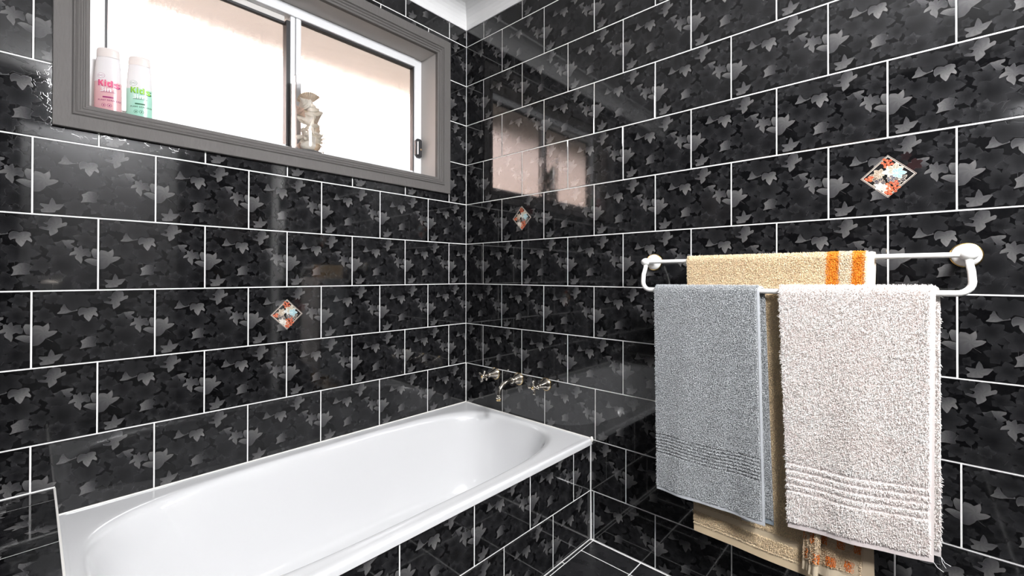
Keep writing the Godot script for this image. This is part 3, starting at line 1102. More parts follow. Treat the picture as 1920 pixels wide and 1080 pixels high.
# ==================================================================== towels
class Drape:
	var x := 0.0              # rod
	var y0 := 0.0             # top, at the left and the right edge
	var y1 := 0.0
	var r := 0.014            # half the fold over the rod
	var top := Vector2()      # z of the left and right edge on the rod
	var low := Vector2()      # z of the edges at the front hem
	var hem := Vector2()      # height of the front hem, left and right
	var back := Vector2()     # height of the back hem
	var back_z := Vector2()   # how far the back half sticks out, left and right
	var out := 0.0            # how far the hem hangs in front of the rod
	var wave := 0.004
	var folds := 1.0
	var phase := 0.0
	var thick := 0.007
	var gap := 0.0
	func front(t: float) -> float:
		return lerpf(y0, y1, t) - r - lerpf(hem.x, hem.y, t)
	func ripple(t: float, h: float) -> float:
		return (sin(t * TAU * folds + phase) * 0.7 + sin(t * TAU * folds * 2.3 + phase * 1.7 + h * 2.0) * 0.3) * wave * pow(h, 0.8)
	# s: 0 at the front hem, 1 where the fold begins, 2 where it ends, 3 at the back hem
	func at(s: float, t: float) -> Vector3:
		var yt := lerpf(y0, y1, t) - r
		if s <= 1.0:
			var h := 1.0 - s
			var z := lerpf(lerpf(top.x, low.x, h), lerpf(top.y, low.y, h), t)
			return Vector3(x - r - out * h * h + ripple(t, h), yt - h * front(t), z)
		if s < 2.0:
			var a := (s - 1.0) * PI
			var z := lerpf(top.x + back_z.x * 0.6 * (s - 1.0), top.y + back_z.y * 0.6 * (s - 1.0), t)
			return Vector3(x - r * cos(a), yt + r * sin(a), z)
		var h := s - 2.0
		var len := yt - lerpf(back.x, back.y, t)
		var z := lerpf(lerpf(top.x, low.x, h) + back_z.x * (0.6 + 0.4 * h), lerpf(top.y, low.y, h) + back_z.y * (0.6 + 0.4 * h), t)
		return Vector3(x + r - gap * h, yt - h * len, z)
	func normal(s: float, t: float) -> Vector3:
		var e := 0.004
		var a := at(minf(s + e, 3.0), t) - at(maxf(s - e, 0.0), t)
		var b := at(s, minf(t + e, 1.0)) - at(s, maxf(t - e, 0.0))
		return b.cross(a).normalized()

# A closed cloth between two parameters, «thick» metres strong, coloured by a function of (s, t).
func cloth(d: Drape, s0: float, s1: float, t0: float, t1: float, ns: int, nt: int, thick: float, color: Callable) -> ArrayMesh:
	var front := []
	var behind := []
	for i in ns + 1:
		var f := PackedVector3Array()
		var b := PackedVector3Array()
		for j in nt + 1:
			var s := lerpf(s0, s1, float(i) / ns)
			var t := lerpf(t0, t1, float(j) / nt)
			var p := d.at(s, t)
			var n := d.normal(s, t)
			var e := 1.0
			if j == 0 or j == nt or i == 0 or i == ns:
				e = 0.45
			f.append(p + n * thick * 0.5 * e)
			b.append(p - n * thick * 0.5 * e)
		front.append(f)
		behind.append(b)
	var st := SurfaceTool.new()
	st.begin(Mesh.PRIMITIVE_TRIANGLES)
	var facing := func(rows: Array, sign: float):
		for i in ns:
			for j in nt:
				var order := [[0, 0], [0, 1], [1, 1], [0, 0], [1, 1], [1, 0]]
				if sign > 0.0:
					order.reverse()
				for q in order:
					var s := lerpf(s0, s1, float(i + q[0]) / ns)
					var t := lerpf(t0, t1, float(j + q[1]) / nt)
					st.set_color(color.call(s, t))
					st.set_normal(d.normal(s, t) * sign)
					st.set_uv(Vector2(t, s) * 4.0)
					st.add_vertex(rows[i + q[0]][j + q[1]])
	facing.call(front, 1.0)
	facing.call(behind, -1.0)
	st.set_color(color.call(s0, 0.5))
	for i in ns:
		for j in [0, nt]:
			st.set_color(color.call(lerpf(s0, s1, float(i) / ns), float(j) / nt))
			quad(st, front[i][j], front[i + 1][j], behind[i + 1][j], behind[i][j], front[i][j] - front[i][nt / 2])
	for j in nt:
		for i in [0, ns]:
			st.set_color(color.call(s0 if i == 0 else s1, float(j) / nt))
			quad(st, front[i][j], front[i][j + 1], behind[i][j + 1], behind[i][j], front[i][j] - front[ns / 2][j])
	return st.commit()

func tuft(length: float, r: float, bend: float) -> ArrayMesh:
	var st := start()
	tube(st, [Vector3(0, -0.0005, 0), Vector3(0, length * 0.45, bend * 0.22), Vector3(0, length * 0.8, bend * 0.6), Vector3(0, length, bend)], [r, r * 0.95, r * 0.8, r * 0.45], 4)
	return st.commit()

func nap_material(called: String) -> StandardMaterial3D:
	var m := mat(called, Color.WHITE, 0.95, 0.0, 0.2)
	m.vertex_color_use_as_albedo = true
	return m

# Terry pile on a drape: loops at even spacing with some disorder, none where skip() says so.
func pile(d: Drape, mesh: Mesh, spans: Array, step: float, color: Callable, skip: Callable, m: Material, parent: Node, lay_down: float, sd: int, swirl := 0.0, dim := 0.8) -> void:
	var r := RandomNumberGenerator.new()
	r.seed = sd
	var f := FastNoiseLite.new()
	f.seed = sd
	f.frequency = 9.0
	var where := []
	var tints := []
	for sp in spans:                        # [s0, s1, t0, t1, side]
		var a := d.at(sp[0], 0.5)
		var length := 0.0
		for k in 40:
			var b := d.at(lerpf(sp[0], sp[1], (k + 1) / 40.0), 0.5)
			length += a.distance_to(b)
			a = b
		var width: float = d.at(sp[0], sp[2]).distance_to(d.at(sp[0], sp[3]))
		var ns := int(length / step)
		var nt := int(width / step)
		for i in ns:
			for j in nt:
				var s: float = lerpf(sp[0], sp[1], (i + 0.5 + r.randf_range(-0.4, 0.4)) / ns)
				var t: float = lerpf(sp[2], sp[3], (j + 0.5 * (i % 2) + 0.25 + r.randf_range(-0.35, 0.35)) / nt)
				if skip.call(s, t):
					continue
				var side: float = sp[4]
				var n := d.normal(s, t) * side
				var p := d.at(s, t) + n * d.thick * 0.42
				var q := f.get_noise_3dv(p * 1.0)
				var dirn := Vector3(0, -1, 0).rotated(Vector3(1, 0, 0), swirl * q * 3.0 + r.randf_range(-1.1, 1.1))
				var lean := (n + dirn * (lay_down * r.randf_range(0.5, 1.3)) + Vector3(r.randf_range(-0.25, 0.25), r.randf_range(-0.25, 0.25), r.randf_range(-0.25, 0.25))).normalized()
				var x := lean.cross(dirn).normalized()
				if x.length() < 0.5:
					x = Vector3.BACK
				var z := x.cross(lean)
				if r.randf() < 0.5:
					z = -z
					x = -x
				var k := r.randf_range(0.8, 1.2)
				where.append(Transform3D(Basis(x * k, lean * k, z * k), p))
				var c: Color = color.call(s, t)
				var v := lerpf(dim, 1.12, sqrt(r.randf())) + q * 0.05
				tints.append(Color(minf(c.r * v, 0.97), minf(c.g * v, 0.97), minf(c.b * v, 0.97)))
	var mm := MultiMesh.new()
	mm.transform_format = MultiMesh.TRANSFORM_3D
	mm.use_colors = true
	mm.mesh = mesh
	mm.instance_count = where.size()
	for i in where.size():
		mm.set_instance_transform(i, where[i])
		mm.set_instance_color(i, tints[i])
	var o := MultiMeshInstance3D.new()
	o.multimesh = mm
	o.material_override = m
	o.set_meta("kind", "stuff")
	put(o, "pile", parent)

func towels() -> void:
	var nap := nap_material("terry")
	# ---------------- beige bath towel on the upper rod
	var b := Drape.new()
	b.x = RAIL_X
	b.r = 0.0110
	b.y0 = up_y(1.15) + 0.0105
	b.y1 = up_y(1.62) + 0.0105
	b.top = Vector2(1.158, 1.626)
	b.low = Vector2(1.182, 1.600)
	b.hem = Vector2(0.241, 0.232)
	b.back = Vector2(0.30, 0.30)
	b.back_z = Vector2(0.004, 0.004)
	b.out = 0.003
	b.wave = 0.0025
	b.folds = 1.2
	b.phase = 0.5
	b.thick = 0.006
	var beige := Color(0.93, 0.76, 0.53)
	var cream := Color(0.92, 0.83, 0.70)
	var orange := Color(0.93, 0.36, 0.05)
	var stripe := func(s: float, t: float) -> Color:
		if t > 0.961: return cream
		if t > 0.905: return orange
		if t > 0.845: return Color(0.90, 0.77, 0.58)
		if t > 0.787: return orange
		return beige
	var o := thing("beige_towel", "beige bath towel with two orange stripes over the upper rod", "towel", Vector3.ZERO, "towels on the rail")
	part("cloth", cloth(b, 0.0, 3.0, 0, 1, 90, 36, 0.006, func(s, t): return stripe.call(s, t) * 0.72), nap, o)
	var h := part("hem", cloth(b, 0.0, 0.030, 0, 1, 3, 36, 0.0075, func(_s, _t): return Color(0.72, 0.57, 0.38)), nap, o)
	h.set_meta("label", "flat woven hem")
	part("hem", cloth(b, 0.02, 2.9, 0.968, 1.0, 80, 2, 0.0075, func(_s, _t): return cream), nap, o)
	pile(b, tuft(0.0038, 0.00070, 0.0020), [[0.03, 1.0, 0.0, 0.965, 1.0], [1.0, 2.0, 0.0, 0.965, 1.0], [2.0, 2.9, 0.0, 0.02, 1.0]], 0.0021, stripe, func(s, t): return (s > 0.075 and s < 0.098) or (s > 0.034 and s < 0.040), nap, o, 0.5, 11, 0.0, 0.62)
	# ---------------- checked hand towel gathered behind the pink one
	checked_towel(nap)
	# ---------------- grey towel
	var g := Drape.new()
	g.x = LOW_X
	g.r = 0.0125
	g.y0 = low_y(1.07) + 0.0110
	g.y1 = low_y(1.38) + 0.0110
	g.top = Vector2(1.066, 1.376)
	g.low = Vector2(1.076, 1.392)
	g.hem = Vector2(0.352, 0.352)
	g.back = Vector2(0.338, 0.345)
	g.back_z = Vector2(0.004, 0.014)
	g.out = 0.006
	g.wave = 0.006
	g.folds = 1.35
	g.phase = 2.4
	g.gap = 0.0
	var grey := Color(0.525, 0.545, 0.555)
	var pale := Color(0.56, 0.58, 0.60)
	var gcol := func(_s, t): return pale if t > 0.968 else grey
	o = thing("grey_towel", "grey terry towel with fine ribs on the lower rod", "towel", Vector3.ZERO, "towels on the rail")
	part("cloth", cloth(g, 0.0, 3.0, 0, 1, 110, 40, 0.007, func(s, t): return grey * (0.40 if s > 0.18 and s < 0.275 else 0.55)), nap, o)
	part("hem", cloth(g, 0.0, 0.018, 0, 1, 3, 40, 0.0095, func(_s, _t): return pale), nap, o)
	part("hem", cloth(g, 0.0, 1.9, 0.977, 1.0, 70, 2, 0.0085, func(_s, _t): return pale), nap, o)
	part("hem", cloth(g, 2.975, 3.0, 0.0, 1.0, 2, 30, 0.0095, func(_s, _t): return Color(0.30, 0.35, 0.39)), nap, o)
	var ribs := func(s: float, t: float) -> bool:
		var k := (s - 0.185 - 0.004 * sin(t * 9.0)) / 0.0148
		return k > 0.0 and k < 6.4 and fposmod(k, 1.0) < 0.42
	pile(g, tuft(0.0038, 0.00072, 0.0020), [[0.018, 1.0, 0.0, 0.975, 1.0], [1.0, 1.6, 0.0, 0.975, 1.0], [2.0, 2.975, 0.90, 1.0, -1.0]], 0.0021, func(_s, _t): return grey * 1.1, ribs, nap, o, 0.45, 12, 0.0, 0.45)
	var tg := start()
	var tp := g.at(2.99, 0.79) + Vector3(0.004, 0, 0)
	box(tg, tp + Vector3(-0.0004, -0.022, -0.016), tp + Vector3(0.0004, 0.004, 0.016))
	part("care_tag", tg.commit(), M["plaster"], o)
	# ---------------- pink towel
	var p := Drape.new()
	p.x = LOW_X
	p.r = 0.0130
	p.y0 = low_y(1.42) + 0.0105
	p.y1 = low_y(1.74) + 0.0120
	p.top = Vector2(1.424, 1.736)
	p.low = Vector2(1.447, 1.731)
	p.hem = Vector2(0.372, 0.399)
	p.back = Vector2(0.40, 0.402)
	p.back_z = Vector2(0.004, 0.013)
	p.out = 0.012
	p.wave = 0.007
	p.folds = 1.1
	p.phase = 0.9
	p.gap = 0.0
	var pink := Color(0.97, 0.885, 0.85)
	o = thing("pink_towel", "pale pink fluffy towel with thick ribs on the lower rod", "towel", Vector3.ZERO, "towels on the rail")
	part("cloth", cloth(p, 0.0, 3.0, 0, 1, 110, 40, 0.007, func(s, _t): return pink * (0.84 if s > 0.14 and s < 0.28 else 0.98)), nap, o)
	part("hem", cloth(p, 0.0, 0.024, 0, 1, 3, 40, 0.0095, func(_s, _t): return Color(0.76, 0.68, 0.66)), nap, o)
	part("hem", cloth(p, 0.0, 1.9, 0.977, 1.0, 70, 2, 0.0085, func(_s, _t): return Color(0.78, 0.70, 0.67)), nap, o)
	part("hem", cloth(p, 2.97, 3.0, 0.0, 1.0, 2, 30, 0.0095, func(_s, _t): return Color(0.74, 0.68, 0.66)), nap, o)
	var bands := func(s: float, t: float) -> bool:
		var k := (s - 0.150 - 0.004 * sin(t * 7.0 + 1.0)) / 0.0285
		return k > 0.0 and k < 4.5 and fposmod(k, 1.0) < 0.40
	pile(p, tuft(0.0054, 0.00062, 0.0030), [[0.026, 1.0, 0.0, 0.972, 1.0], [1.0, 1.7, 0.0, 0.972, 1.0], [2.0, 2.97, 0.91, 1.0, -1.0]], 0.0018, func(_s, _t): return pink, bands, nap, o, 0.75, 13, 0.8, 0.86)
	var e := p.at(3.0, 1.0)
	var e2 := p.at(0.0, 1.0)
	part("loose_thread", tube_mesh([e, e + Vector3(-0.002, -0.010, 0.006), e + Vector3(-0.002, -0.014, 0.016)], 0.0005, 5), nap, o)
	part("loose_thread", tube_mesh([e, e + Vector3(-0.002, -0.012, 0.002), e + Vector3(-0.002, -0.022, 0.008)], 0.0005, 5), nap, o)
	part("loose_thread", tube_mesh([e2, e2 + Vector3(-0.002, -0.008, 0.006), e2 + Vector3(-0.002, -0.014, 0.016)], 0.0005, 5), nap, o)

func checked_towel(nap: Material) -> void:
	# hangs in three folds from under the pink towel, beige with burnt-orange squares
	var o := thing("checked_towel", "bunched beige hand towel with orange squares peeking out under pink towel", "towel", Vector3.ZERO, "towels on the rail")
	var tan := Color(0.68, 0.53, 0.36)
	var rust := Color(0.72, 0.19, 0.03)
	var spec := [[1.474, 1.492, 0.258, 0.262, -0.100, 0.9], [1.490, 1.512, 0.256, 0.262, -0.112, 0.8], [1.506, 1.604, 0.258, 0.262, -0.094, 1.1]]
	for i in 3:
		var q: Array = spec[i]
		var d := Drape.new()
		d.x = LOW_X
		d.r = 0.0085
		d.y0 = low_y(1.5) - 0.0005
		d.y1 = d.y0
		d.top = Vector2(1.50 + i * 0.03, 1.52 + i * 0.04)
		d.low = Vector2(q[0], q[1])
		d.hem = Vector2(q[2], q[3])
		d.back = Vector2(0.28, 0.28)
		d.back_z = Vector2(0.0, 0.022 if i == 2 else 0.0)
		d.out = -q[4] + LOW_X - 0.0085
		d.wave = 0.005
		d.folds = q[5]
		d.phase = i * 1.3
		d.thick = 0.006
		d.gap = 0.0
		var check := func(s: float, t: float) -> Color:
			var row := int(floor((s - 0.045) / 0.036))
			if s < 0.045 or row % 2 == 1:
				return tan
			var k := int(floor(t * (5.0 if i == 2 else 2.0) + (0.0 if row % 4 == 0 else 1.0)))
			return rust if k % 2 == 1 else tan
		part("cloth", cloth(d, 0.0, 3.0, 0, 1, 60, 14, 0.005, func(_s, _t): return Color(0.60, 0.48, 0.34)), nap, o)
		part("hem", cloth(d, 0.0, 0.040, 0, 1, 3, 14, 0.0065, func(_s, _t): return Color(0.72, 0.60, 0.44)), nap, o)
		pile(d, tuft(0.0028, 0.00085, 0.0014), [[0.042, 0.25, 0.0, 0.97, 1.0]], 0.0026, check, func(s, _t): return false, nap, o, 0.5, 30 + i)

# ==================================================================== bottles on the sill
func bottles() -> void:
	var white := mat("bottle plastic", lin(0.80, 0.80, 0.82), 0.25)
	white.backlight_enabled = true
	white.backlight = Color(0.9, 0.9, 0.9)
	var cap := mat("cap plastic", lin(0.80, 0.75, 0.72), 0.3)
	cap.backlight_enabled = true
	cap.backlight = Color(0.9, 0.9, 0.9)
	var inks := [lin(0.75, 0.10, 0.22), lin(0.30, 0.62, 0.05)]
	var soaps := [lin(0.72, 0.40, 0.42), lin(0.36, 0.72, 0.58)]
	var darks := [lin(0.30, 0.02, 0.14), lin(0.03, 0.12, 0.06)]
	for k in 2:
		var at := Vector3([-1.3575, -1.2865][k], 1.5142, [-0.056, -0.054][k])
		var o := thing("shampoo_bottle", ["upright plastic shampoo bottle with pale pink contents in the window corner", "upright plastic shampoo bottle with mint green contents on the window sill"][k], "bottle", at, "children's shampoo bottles on the window sill")
		o.rotation.y = [-0.50, -0.44][k]
		var soap := mat(["pink soap", "mint soap"][k], soaps[k], 0.25)
		soap.backlight_enabled = true
		soap.backlight = Color(0.8, 0.8, 0.8)
		# oval section, wider at the foot; the contents show through up to a level line
		var a := 0.0325
		var sq := 0.56
		var level := 0.098
		part("contents", lathe_mesh([[0.0, 0.0], [a * 0.9, 0.0], [a * 0.985, 0.003], [a, 0.010], [a, 0.05], [a * 0.985, level]], 40, sq), soap, o)
		part("body", lathe_mesh([[a * 0.985, level], [a * 0.95, 0.130], [a * 0.90, 0.150], [a * 0.85, 0.168], [a * 0.83, 0.171], [0.0, 0.171]], 40, sq), white, o)
		var c := start()
		lathe(c, [[a * 0.84, 0.1715], [a * 0.845, 0.173], [a * 0.84, 0.184], [a * 0.825, 0.185], [a * 0.83, 0.1865], [a * 0.82, 0.192], [a * 0.77, 0.1965], [a * 0.6, 0.1985], [0.0, 0.199]], 40, sq)
		part("cap", c.commit(), cap, o)
		# print on the front: lettering bent to the curve
		var ink_m := mat("print ink %d" % k, inks[k], 0.5)
		var dark_m := mat("print dark %d" % k, darks[k], 0.5)
		var pale := mat("print white", lin(0.88, 0.88, 0.88), 0.5)
		var half := a * 0.985
		letters("Kids", 0.0246, Vector2(0.0068, 0.0905), 0.0010, dark_m, o, half, sq, "lettering", 0.09)
		letters("Kids", 0.0228, Vector2(0.0066, 0.0913), 0.0018, ink_m, o, half, sq, "lettering", 0.09)
		letters("3in1", 0.0180, Vector2(0.0075, 0.0735), 0.0012, pale, o, half, sq, "lettering", 0.0)
		letters("PLANT DERIVED", 0.0058, Vector2(0.0075, 0.0425), 0.0010, dark_m, o, half, sq, "lettering", 0.0)
		for bar in [[0.0690, 0.0012, 0.0150], [0.0660, 0.0012, 0.0165], [0.0515, 0.0042, 0.0120]]:
			strip(Vector2(0.0072, bar[0]), Vector2(bar[2], bar[1]), 0.0008, dark_m, o, half, sq)
		for e in [-0.0020, 0.0110]:
			ring(Vector2(e, 0.0275), 0.0052, dark_m, o, half, sq)
			strip(Vector2(e, 0.0275), Vector2(0.0016, 0.0034), 0.0008, dark_m, o, half, sq)
		# the small white badge with two curls
		disc(Vector2(-0.0095, 0.1135), Vector2(0.0098, 0.0078), 0.0009, dark_m, o, half, sq)
		disc(Vector2(-0.0095, 0.1135), Vector2(0.0092, 0.0072), 0.0014, pale, o, half, sq)
		ring(Vector2(-0.0135, 0.1135), 0.0030, dark_m, o, half, sq)
		ring(Vector2(-0.0058, 0.1135), 0.0030, dark_m, o, half, sq)

# A point of the bottle's front at (across, up), raised by e.
func on_front(p: Vector2, e: float, half: float, sq: float) -> Vector3:
	var r := half
	if p.y > 0.098:
		r = half * lerpf(1.0, 0.93, clampf((p.y - 0.098) / 0.04, 0, 1))
	var u := clampf(p.x / r, -0.98, 0.98)
	var a := asin(u)
	return Vector3(r * sin(a), p.y, r * sq * cos(a)) + Vector3(sin(a) * sq, 0, cos(a)).normalized() * e

func letters(text: String, high: float, at: Vector2, e: float, m: Material, o: Node, half: float, sq: float, called: String, slope: float) -> void:
	var tm := TextMesh.new()
	var f := SystemFont.new()
	f.font_names = PackedStringArray(["Droid Sans"])
	f.font_weight = 700
	tm.font = f
	tm.text = text
	tm.font_size = 64
	tm.pixel_size = high / 64.0
	tm.depth = 0.0
	tm.curve_step = 1.0
	var arr := tm.get_mesh_arrays()
	var v: PackedVector3Array = arr[Mesh.ARRAY_VERTEX]
	var idx: PackedInt32Array = arr[Mesh.ARRAY_INDEX]
	var st := start()
	for k in range(0, idx.size(), 3):
		var q := []
		for i in 3:
			var p := v[idx[k + i]]
			q.append(on_front(Vector2(p.x, p.y - p.x * slope) + at, e * 0.5 + 0.0003, half, sq))
		var n: Vector3 = (q[1] - q[0]).cross(q[2] - q[0])
		if n.length() < 1e-14:
			continue
		n = n.normalized()
		if n.z < 0:
			n = -n
		tri(st, q[0], q[1], q[2], n)
	part(called, st.commit(), m, o)

func patch(pts: Array, e: float, m: Material, o: Node, half: float, sq: float) -> void:
	var st := start()
	for i in pts.size() - 1:
		for j in pts[0].size() - 1:
			quad(st, on_front(pts[i][j], e * 0.5 + 0.0003, half, sq), on_front(pts[i + 1][j], e * 0.5 + 0.0003, half, sq), on_front(pts[i + 1][j + 1], e * 0.5 + 0.0003, half, sq), on_front(pts[i][j + 1], e * 0.5 + 0.0003, half, sq), Vector3.BACK)
	part("print", st.commit(), m, o)

func strip(c: Vector2, h: Vector2, e: float, m: Material, o: Node, half: float, sq: float) -> void:
	var pts := []
	for i in 9:
		var x := c.x + lerpf(-h.x, h.x, i / 8.0)
		pts.append([Vector2(x, c.y - h.y / 2.0), Vector2(x, c.y + h.y / 2.0)])
	patch(pts, e, m, o, half, sq)

func ring(c: Vector2, r: float, m: Material, o: Node, half: float, sq: float) -> void:
	var pts := []
	for i in 21:
		var d := Vector2.from_angle(TAU * i / 20.0)
		pts.append([c + d * r, c + d * (r - 0.0008)])
	patch(pts, 0.0020, m, o, half, sq)

func disc(c: Vector2, r: Vector2, e: float, m: Material, o: Node, half: float, sq: float) -> void:
	var pts := []
	for i in 25:
		var d := Vector2.from_angle(TAU * i / 24.0)
		pts.append([c + d * r, c + d * r * 0.5, c + d * r * 0.02])
	patch(pts, e, m, o, half, sq)

# ==================================================================== vase and shells
func vase_of_shells() -> void:
	var c := Vector3(-0.7735, 1.5142, -0.0635)
	var v := thing("glass_vase", "clear glass cylinder vase filled with seashells on the window sill", "vase", c)
	part("wall", lathe_mesh([[0.0555, 0.016], [0.0582, 0.0161], [0.0585, 0.03], [0.0585, 0.296], [0.0577, 0.2985], [0.0565, 0.2988], [0.0557, 0.296], [0.0557, 0.03], [0.0555, 0.016]], 64), M["glass base"], v)
	part("base", lathe_mesh([[0.0, 0.0], [0.053, 0.0], [0.0575, 0.002], [0.0582, 0.006], [0.0580, 0.013], [0.053, 0.0155], [0.0, 0.0160]], 48), M["glass base"], v)
	var bone := mat("shell bone", lin(0.84, 0.74, 0.60), 0.6)
	var cream := mat("shell cream", lin(0.90, 0.83, 0.72), 0.55)
	var tanm := mat("shell tan", lin(0.70, 0.55, 0.40), 0.6)
	var rose := mat("shell rose", lin(0.74, 0.54, 0.43), 0.5)
	var pits := ImageTexture.create_from_image(noise_image(256, 0.05, 4, 8))
	for m in [bone, cream, tanm, rose]:
		m.heightmap_enabled = true
		m.heightmap_texture = pits
		m.heightmap_scale = 0.12
		m.uv1_triplanar = true
		m.uv1_scale = Vector3(22, 22, 22)
	var g := "seashells in the glass vase"
	# listed from the top down: kind, label, place in the vase, turn, size
	shell("scallop_shell", "tan fan-shaped scallop shell on top of the shells in vase", "shell", scallop(0.048, 15), tanm, c + Vector3(-0.004, 0.226, 0.012), Vector3(0.5, -0.55, 0.25), g)
	shell("whelk_shell", "knobbly cream whelk shell just under the scallop in vase", "shell", whelk(0.036, 5.0, 1.0), cream, c + Vector3(-0.014, 0.198, 0.012), Vector3(0.5, 0.3, 1.1), g)
	shell("conch_shell", "large pale conch shell leaning on the right in vase", "shell", whelk(0.054, 3.6, 0.7), bone, c + Vector3(0.018, 0.172, 0.002), Vector3(0.5, 0.2, 0.5), g)
	shell("cone_shell", "small ribbed spiral shell at left below the whelk in vase", "shell", whelk(0.026, 6.0, 0.1), rose, c + Vector3(-0.033, 0.166, 0.012), Vector3(0.4, 0.1, 0.9), g)
	shell("clam_shell", "open cream clam shell behind the larger starfish in vase", "shell", cup(0.034), cream, c + Vector3(-0.012, 0.140, 0.018), Vector3(1.25, -0.4, 0.2), g)
	shell("starfish", "larger cream starfish standing upright in middle of vase", "starfish", starfish(0.046), bone, c + Vector3(-0.004, 0.112, 0.034), Vector3(1.45, -0.35, 0.3), g)
	shell("clam_shell", "tan cupped clam shell at right beneath the conch in vase", "shell", cup(0.028), tanm, c + Vector3(0.020, 0.120, 0.008), Vector3(1.5, -0.3, -0.8), g)
	shell("starfish", "thin pale starfish lying flat to the right in vase", "starfish", starfish(0.040), cream, c + Vector3(0.018, 0.093, 0.016), Vector3(0.35, 0.2, 0.0), g)
	shell("spider_shell", "spiny yellowish shell at right in lower half of vase", "shell", spiny(0.034), bone, c + Vector3(0.020, 0.066, 0.016), Vector3(0.3, -0.5, -0.5), g)
	shell("coral_piece", "pitted cream coral piece at lower left in vase", "coral", coral(0.034), cream, c + Vector3(-0.020, 0.070, 0.018), Vector3(0.2, 0.5, 0.2), g)
	shell("whelk_shell", "slender cream whelk standing in the lower middle of vase", "shell", whelk(0.030, 5.0, 0.3), cream, c + Vector3(0.000, 0.060, 0.030), Vector3(-0.2, 0.0, 0.25), g)
	shell("cowrie_shell", "smooth oval cowrie shell at bottom of vase", "shell", cowrie(0.024), cream, c + Vector3(-0.010, 0.036, 0.026), Vector3(0.1, 0.3, 0.3), g)
	shell("clam_shell", "small tan clam shell at bottom right of vase", "shell", cup(0.019), tanm, c + Vector3(0.016, 0.034, 0.030), Vector3(1.4, -0.35, 0.4), g)
	shell("cone_shell", "small brown spiral shell at bottom left of vase", "shell", whelk(0.018, 5.5, 0.1), rose, c + Vector3(-0.033, 0.034, 0.010), Vector3(0.9, 0.4, 0.9), g)
	shell("cone_shell", "pointed cream shell lying at bottom right edge of vase", "shell", whelk(0.022, 5.0, 0.2), bone, c + Vector3(0.032, 0.040, 0.008), Vector3(0.3, 0.4, -1.3), g)

func shell(called: String, label: String, category: String, mesh: Mesh, m: Material, at: Vector3, turn: Vector3, group: String) -> void:
	var o := part(called, mesh, m, null, Transform3D(Basis.from_euler(turn), at))
	o.set_meta("label", label)
	o.set_meta("category", category)
	o.set_meta("group", group)

func scallop(r: float, ribs: int) -> ArrayMesh:          # a fan in x-y, hollow side to -z
	var st := start()
	for side in [1.0, 0.0]:
		var rows := []
		for i in 15:
			var k := i / 14.0
			var line := PackedVector3Array()
			for j in ribs * 6 + 1:
				var w := j / float(ribs * 6)
				var a := lerpf(-1.15, 1.15, w)
				var rib := (0.5 + 0.5 * cos(w * ribs * TAU)) * 0.035 * k
				var q := r * k * (1.0 + 0.03 * cos(w * ribs * TAU) * k)
				var dome := sin(k * PI * 0.62) * 0.34 * cos(a * 0.95)
				line.append(Vector3(sin(a) * q, cos(a) * q - r * 0.5, r * (dome + rib) - (0.0 if side > 0 else 0.0016)))
			rows.append(line)
		sheet(st, rows, false, false, side > 0.5)
	return st.commit()

func cup(r: float) -> ArrayMesh:                          # a shallow bowl, hollow to +y
	var prof := [[0.0, -0.38], [0.35, -0.34], [0.65, -0.22], [0.88, -0.02], [1.0, 0.16], [0.97, 0.19], [0.84, 0.04], [0.6, -0.14], [0.3, -0.25], [0.0, -0.28]]
	var rows := []
	for p in prof:
		var line := PackedVector3Array()
		for k in 36:
			var a := TAU * k / 36
			var w := 1.0 + 0.06 * sin(a * 3.0) + (0.012 * cos(a * 18.0))
			line.append(Vector3(p[0] * cos(a) * w, p[1] + 0.05 * cos(a * 2.0) * p[0], -p[0] * sin(a) * w * 0.8) * r)
		rows.append(line)
	var st := start()
	sheet(st, rows, false, true, true)
	return st.commit()

func whelk(r: float, turns: float, knobs: float) -> ArrayMesh:   # a spire along +y over a long body that ends in a canal
	var rows := []
	var n := int(turns * 9)
	for i in n + 14:
		var k := minf(i / float(n), 1.0)
		var line := PackedVector3Array()
		for j in 40:
			var a := TAU * j / 40.0
			# height along the axis; the whorls wind round it as a stepped cone
			var y := 1.25 - 1.15 * k - 1.25 * maxf(0.0, (i - n) / 13.0)
			var whorl := fposmod(k * turns - a / TAU, 1.0)
			var wide := 0.06 + 0.72 * pow(k, 1.25)
			wide *= 0.84 + 0.22 * sin(whorl * PI)
			wide *= 1.0 + knobs * 0.22 * maxf(0.0, sin(a * 5.0 + k * 3.0)) * exp(-pow((whorl - 0.55) * 5.0, 2.0)) * k
			if i > n:
				var q := (i - n) / 13.0
				wide *= lerpf(1.0, 0.10, pow(q, 0.8)) * (1.0 + 0.02 * sin(q * 40.0))
				wide *= 1.0 - 0.42 * exp(-pow(wrapf(a - 1.2, -PI, PI) * 2.2, 2.0)) * sin(q * PI)
				wide *= 1.0 + 0.30 * exp(-pow(wrapf(a - 2.0, -PI, PI) * 3.0, 2.0)) * sin(q * PI)
			line.append(Vector3(cos(a) * wide, y - 0.1, -sin(a) * wide) * r * 0.85)
		rows.append(line)
	rows.reverse()
	var st := start()
	sheet(st, rows, false, true, true)
	return st.commit()

func starfish(r: float) -> ArrayMesh:                     # flat in x-z
	var rows := []
	for i in 9:
		var k := i / 8.0
		var line := PackedVector3Array()
		for j in 100:
			var a := TAU * j / 100.0
			var q := absf(wrapf(a * 5.0, -PI, PI)) / PI
			var reach := lerpf(1.0, 0.30, pow(q, 0.42))
			var e := sin(k * PI)
			var w := reach * (0.04 + 0.96 * (sin(k * PI / 2 * 2.0) if k <= 0.5 else sin((1.0 - k) * PI)))
			var up := cos(k * PI) * (0.17 * (1.0 - 0.55 * w) + 0.03 * cos(q * PI))
			line.append(Vector3(cos(a) * w, -up * 0.9, -sin(a) * w) * r)
		rows.append(line)
	var st := start()
	sheet(st, rows, false, true, true)
	return st.commit()

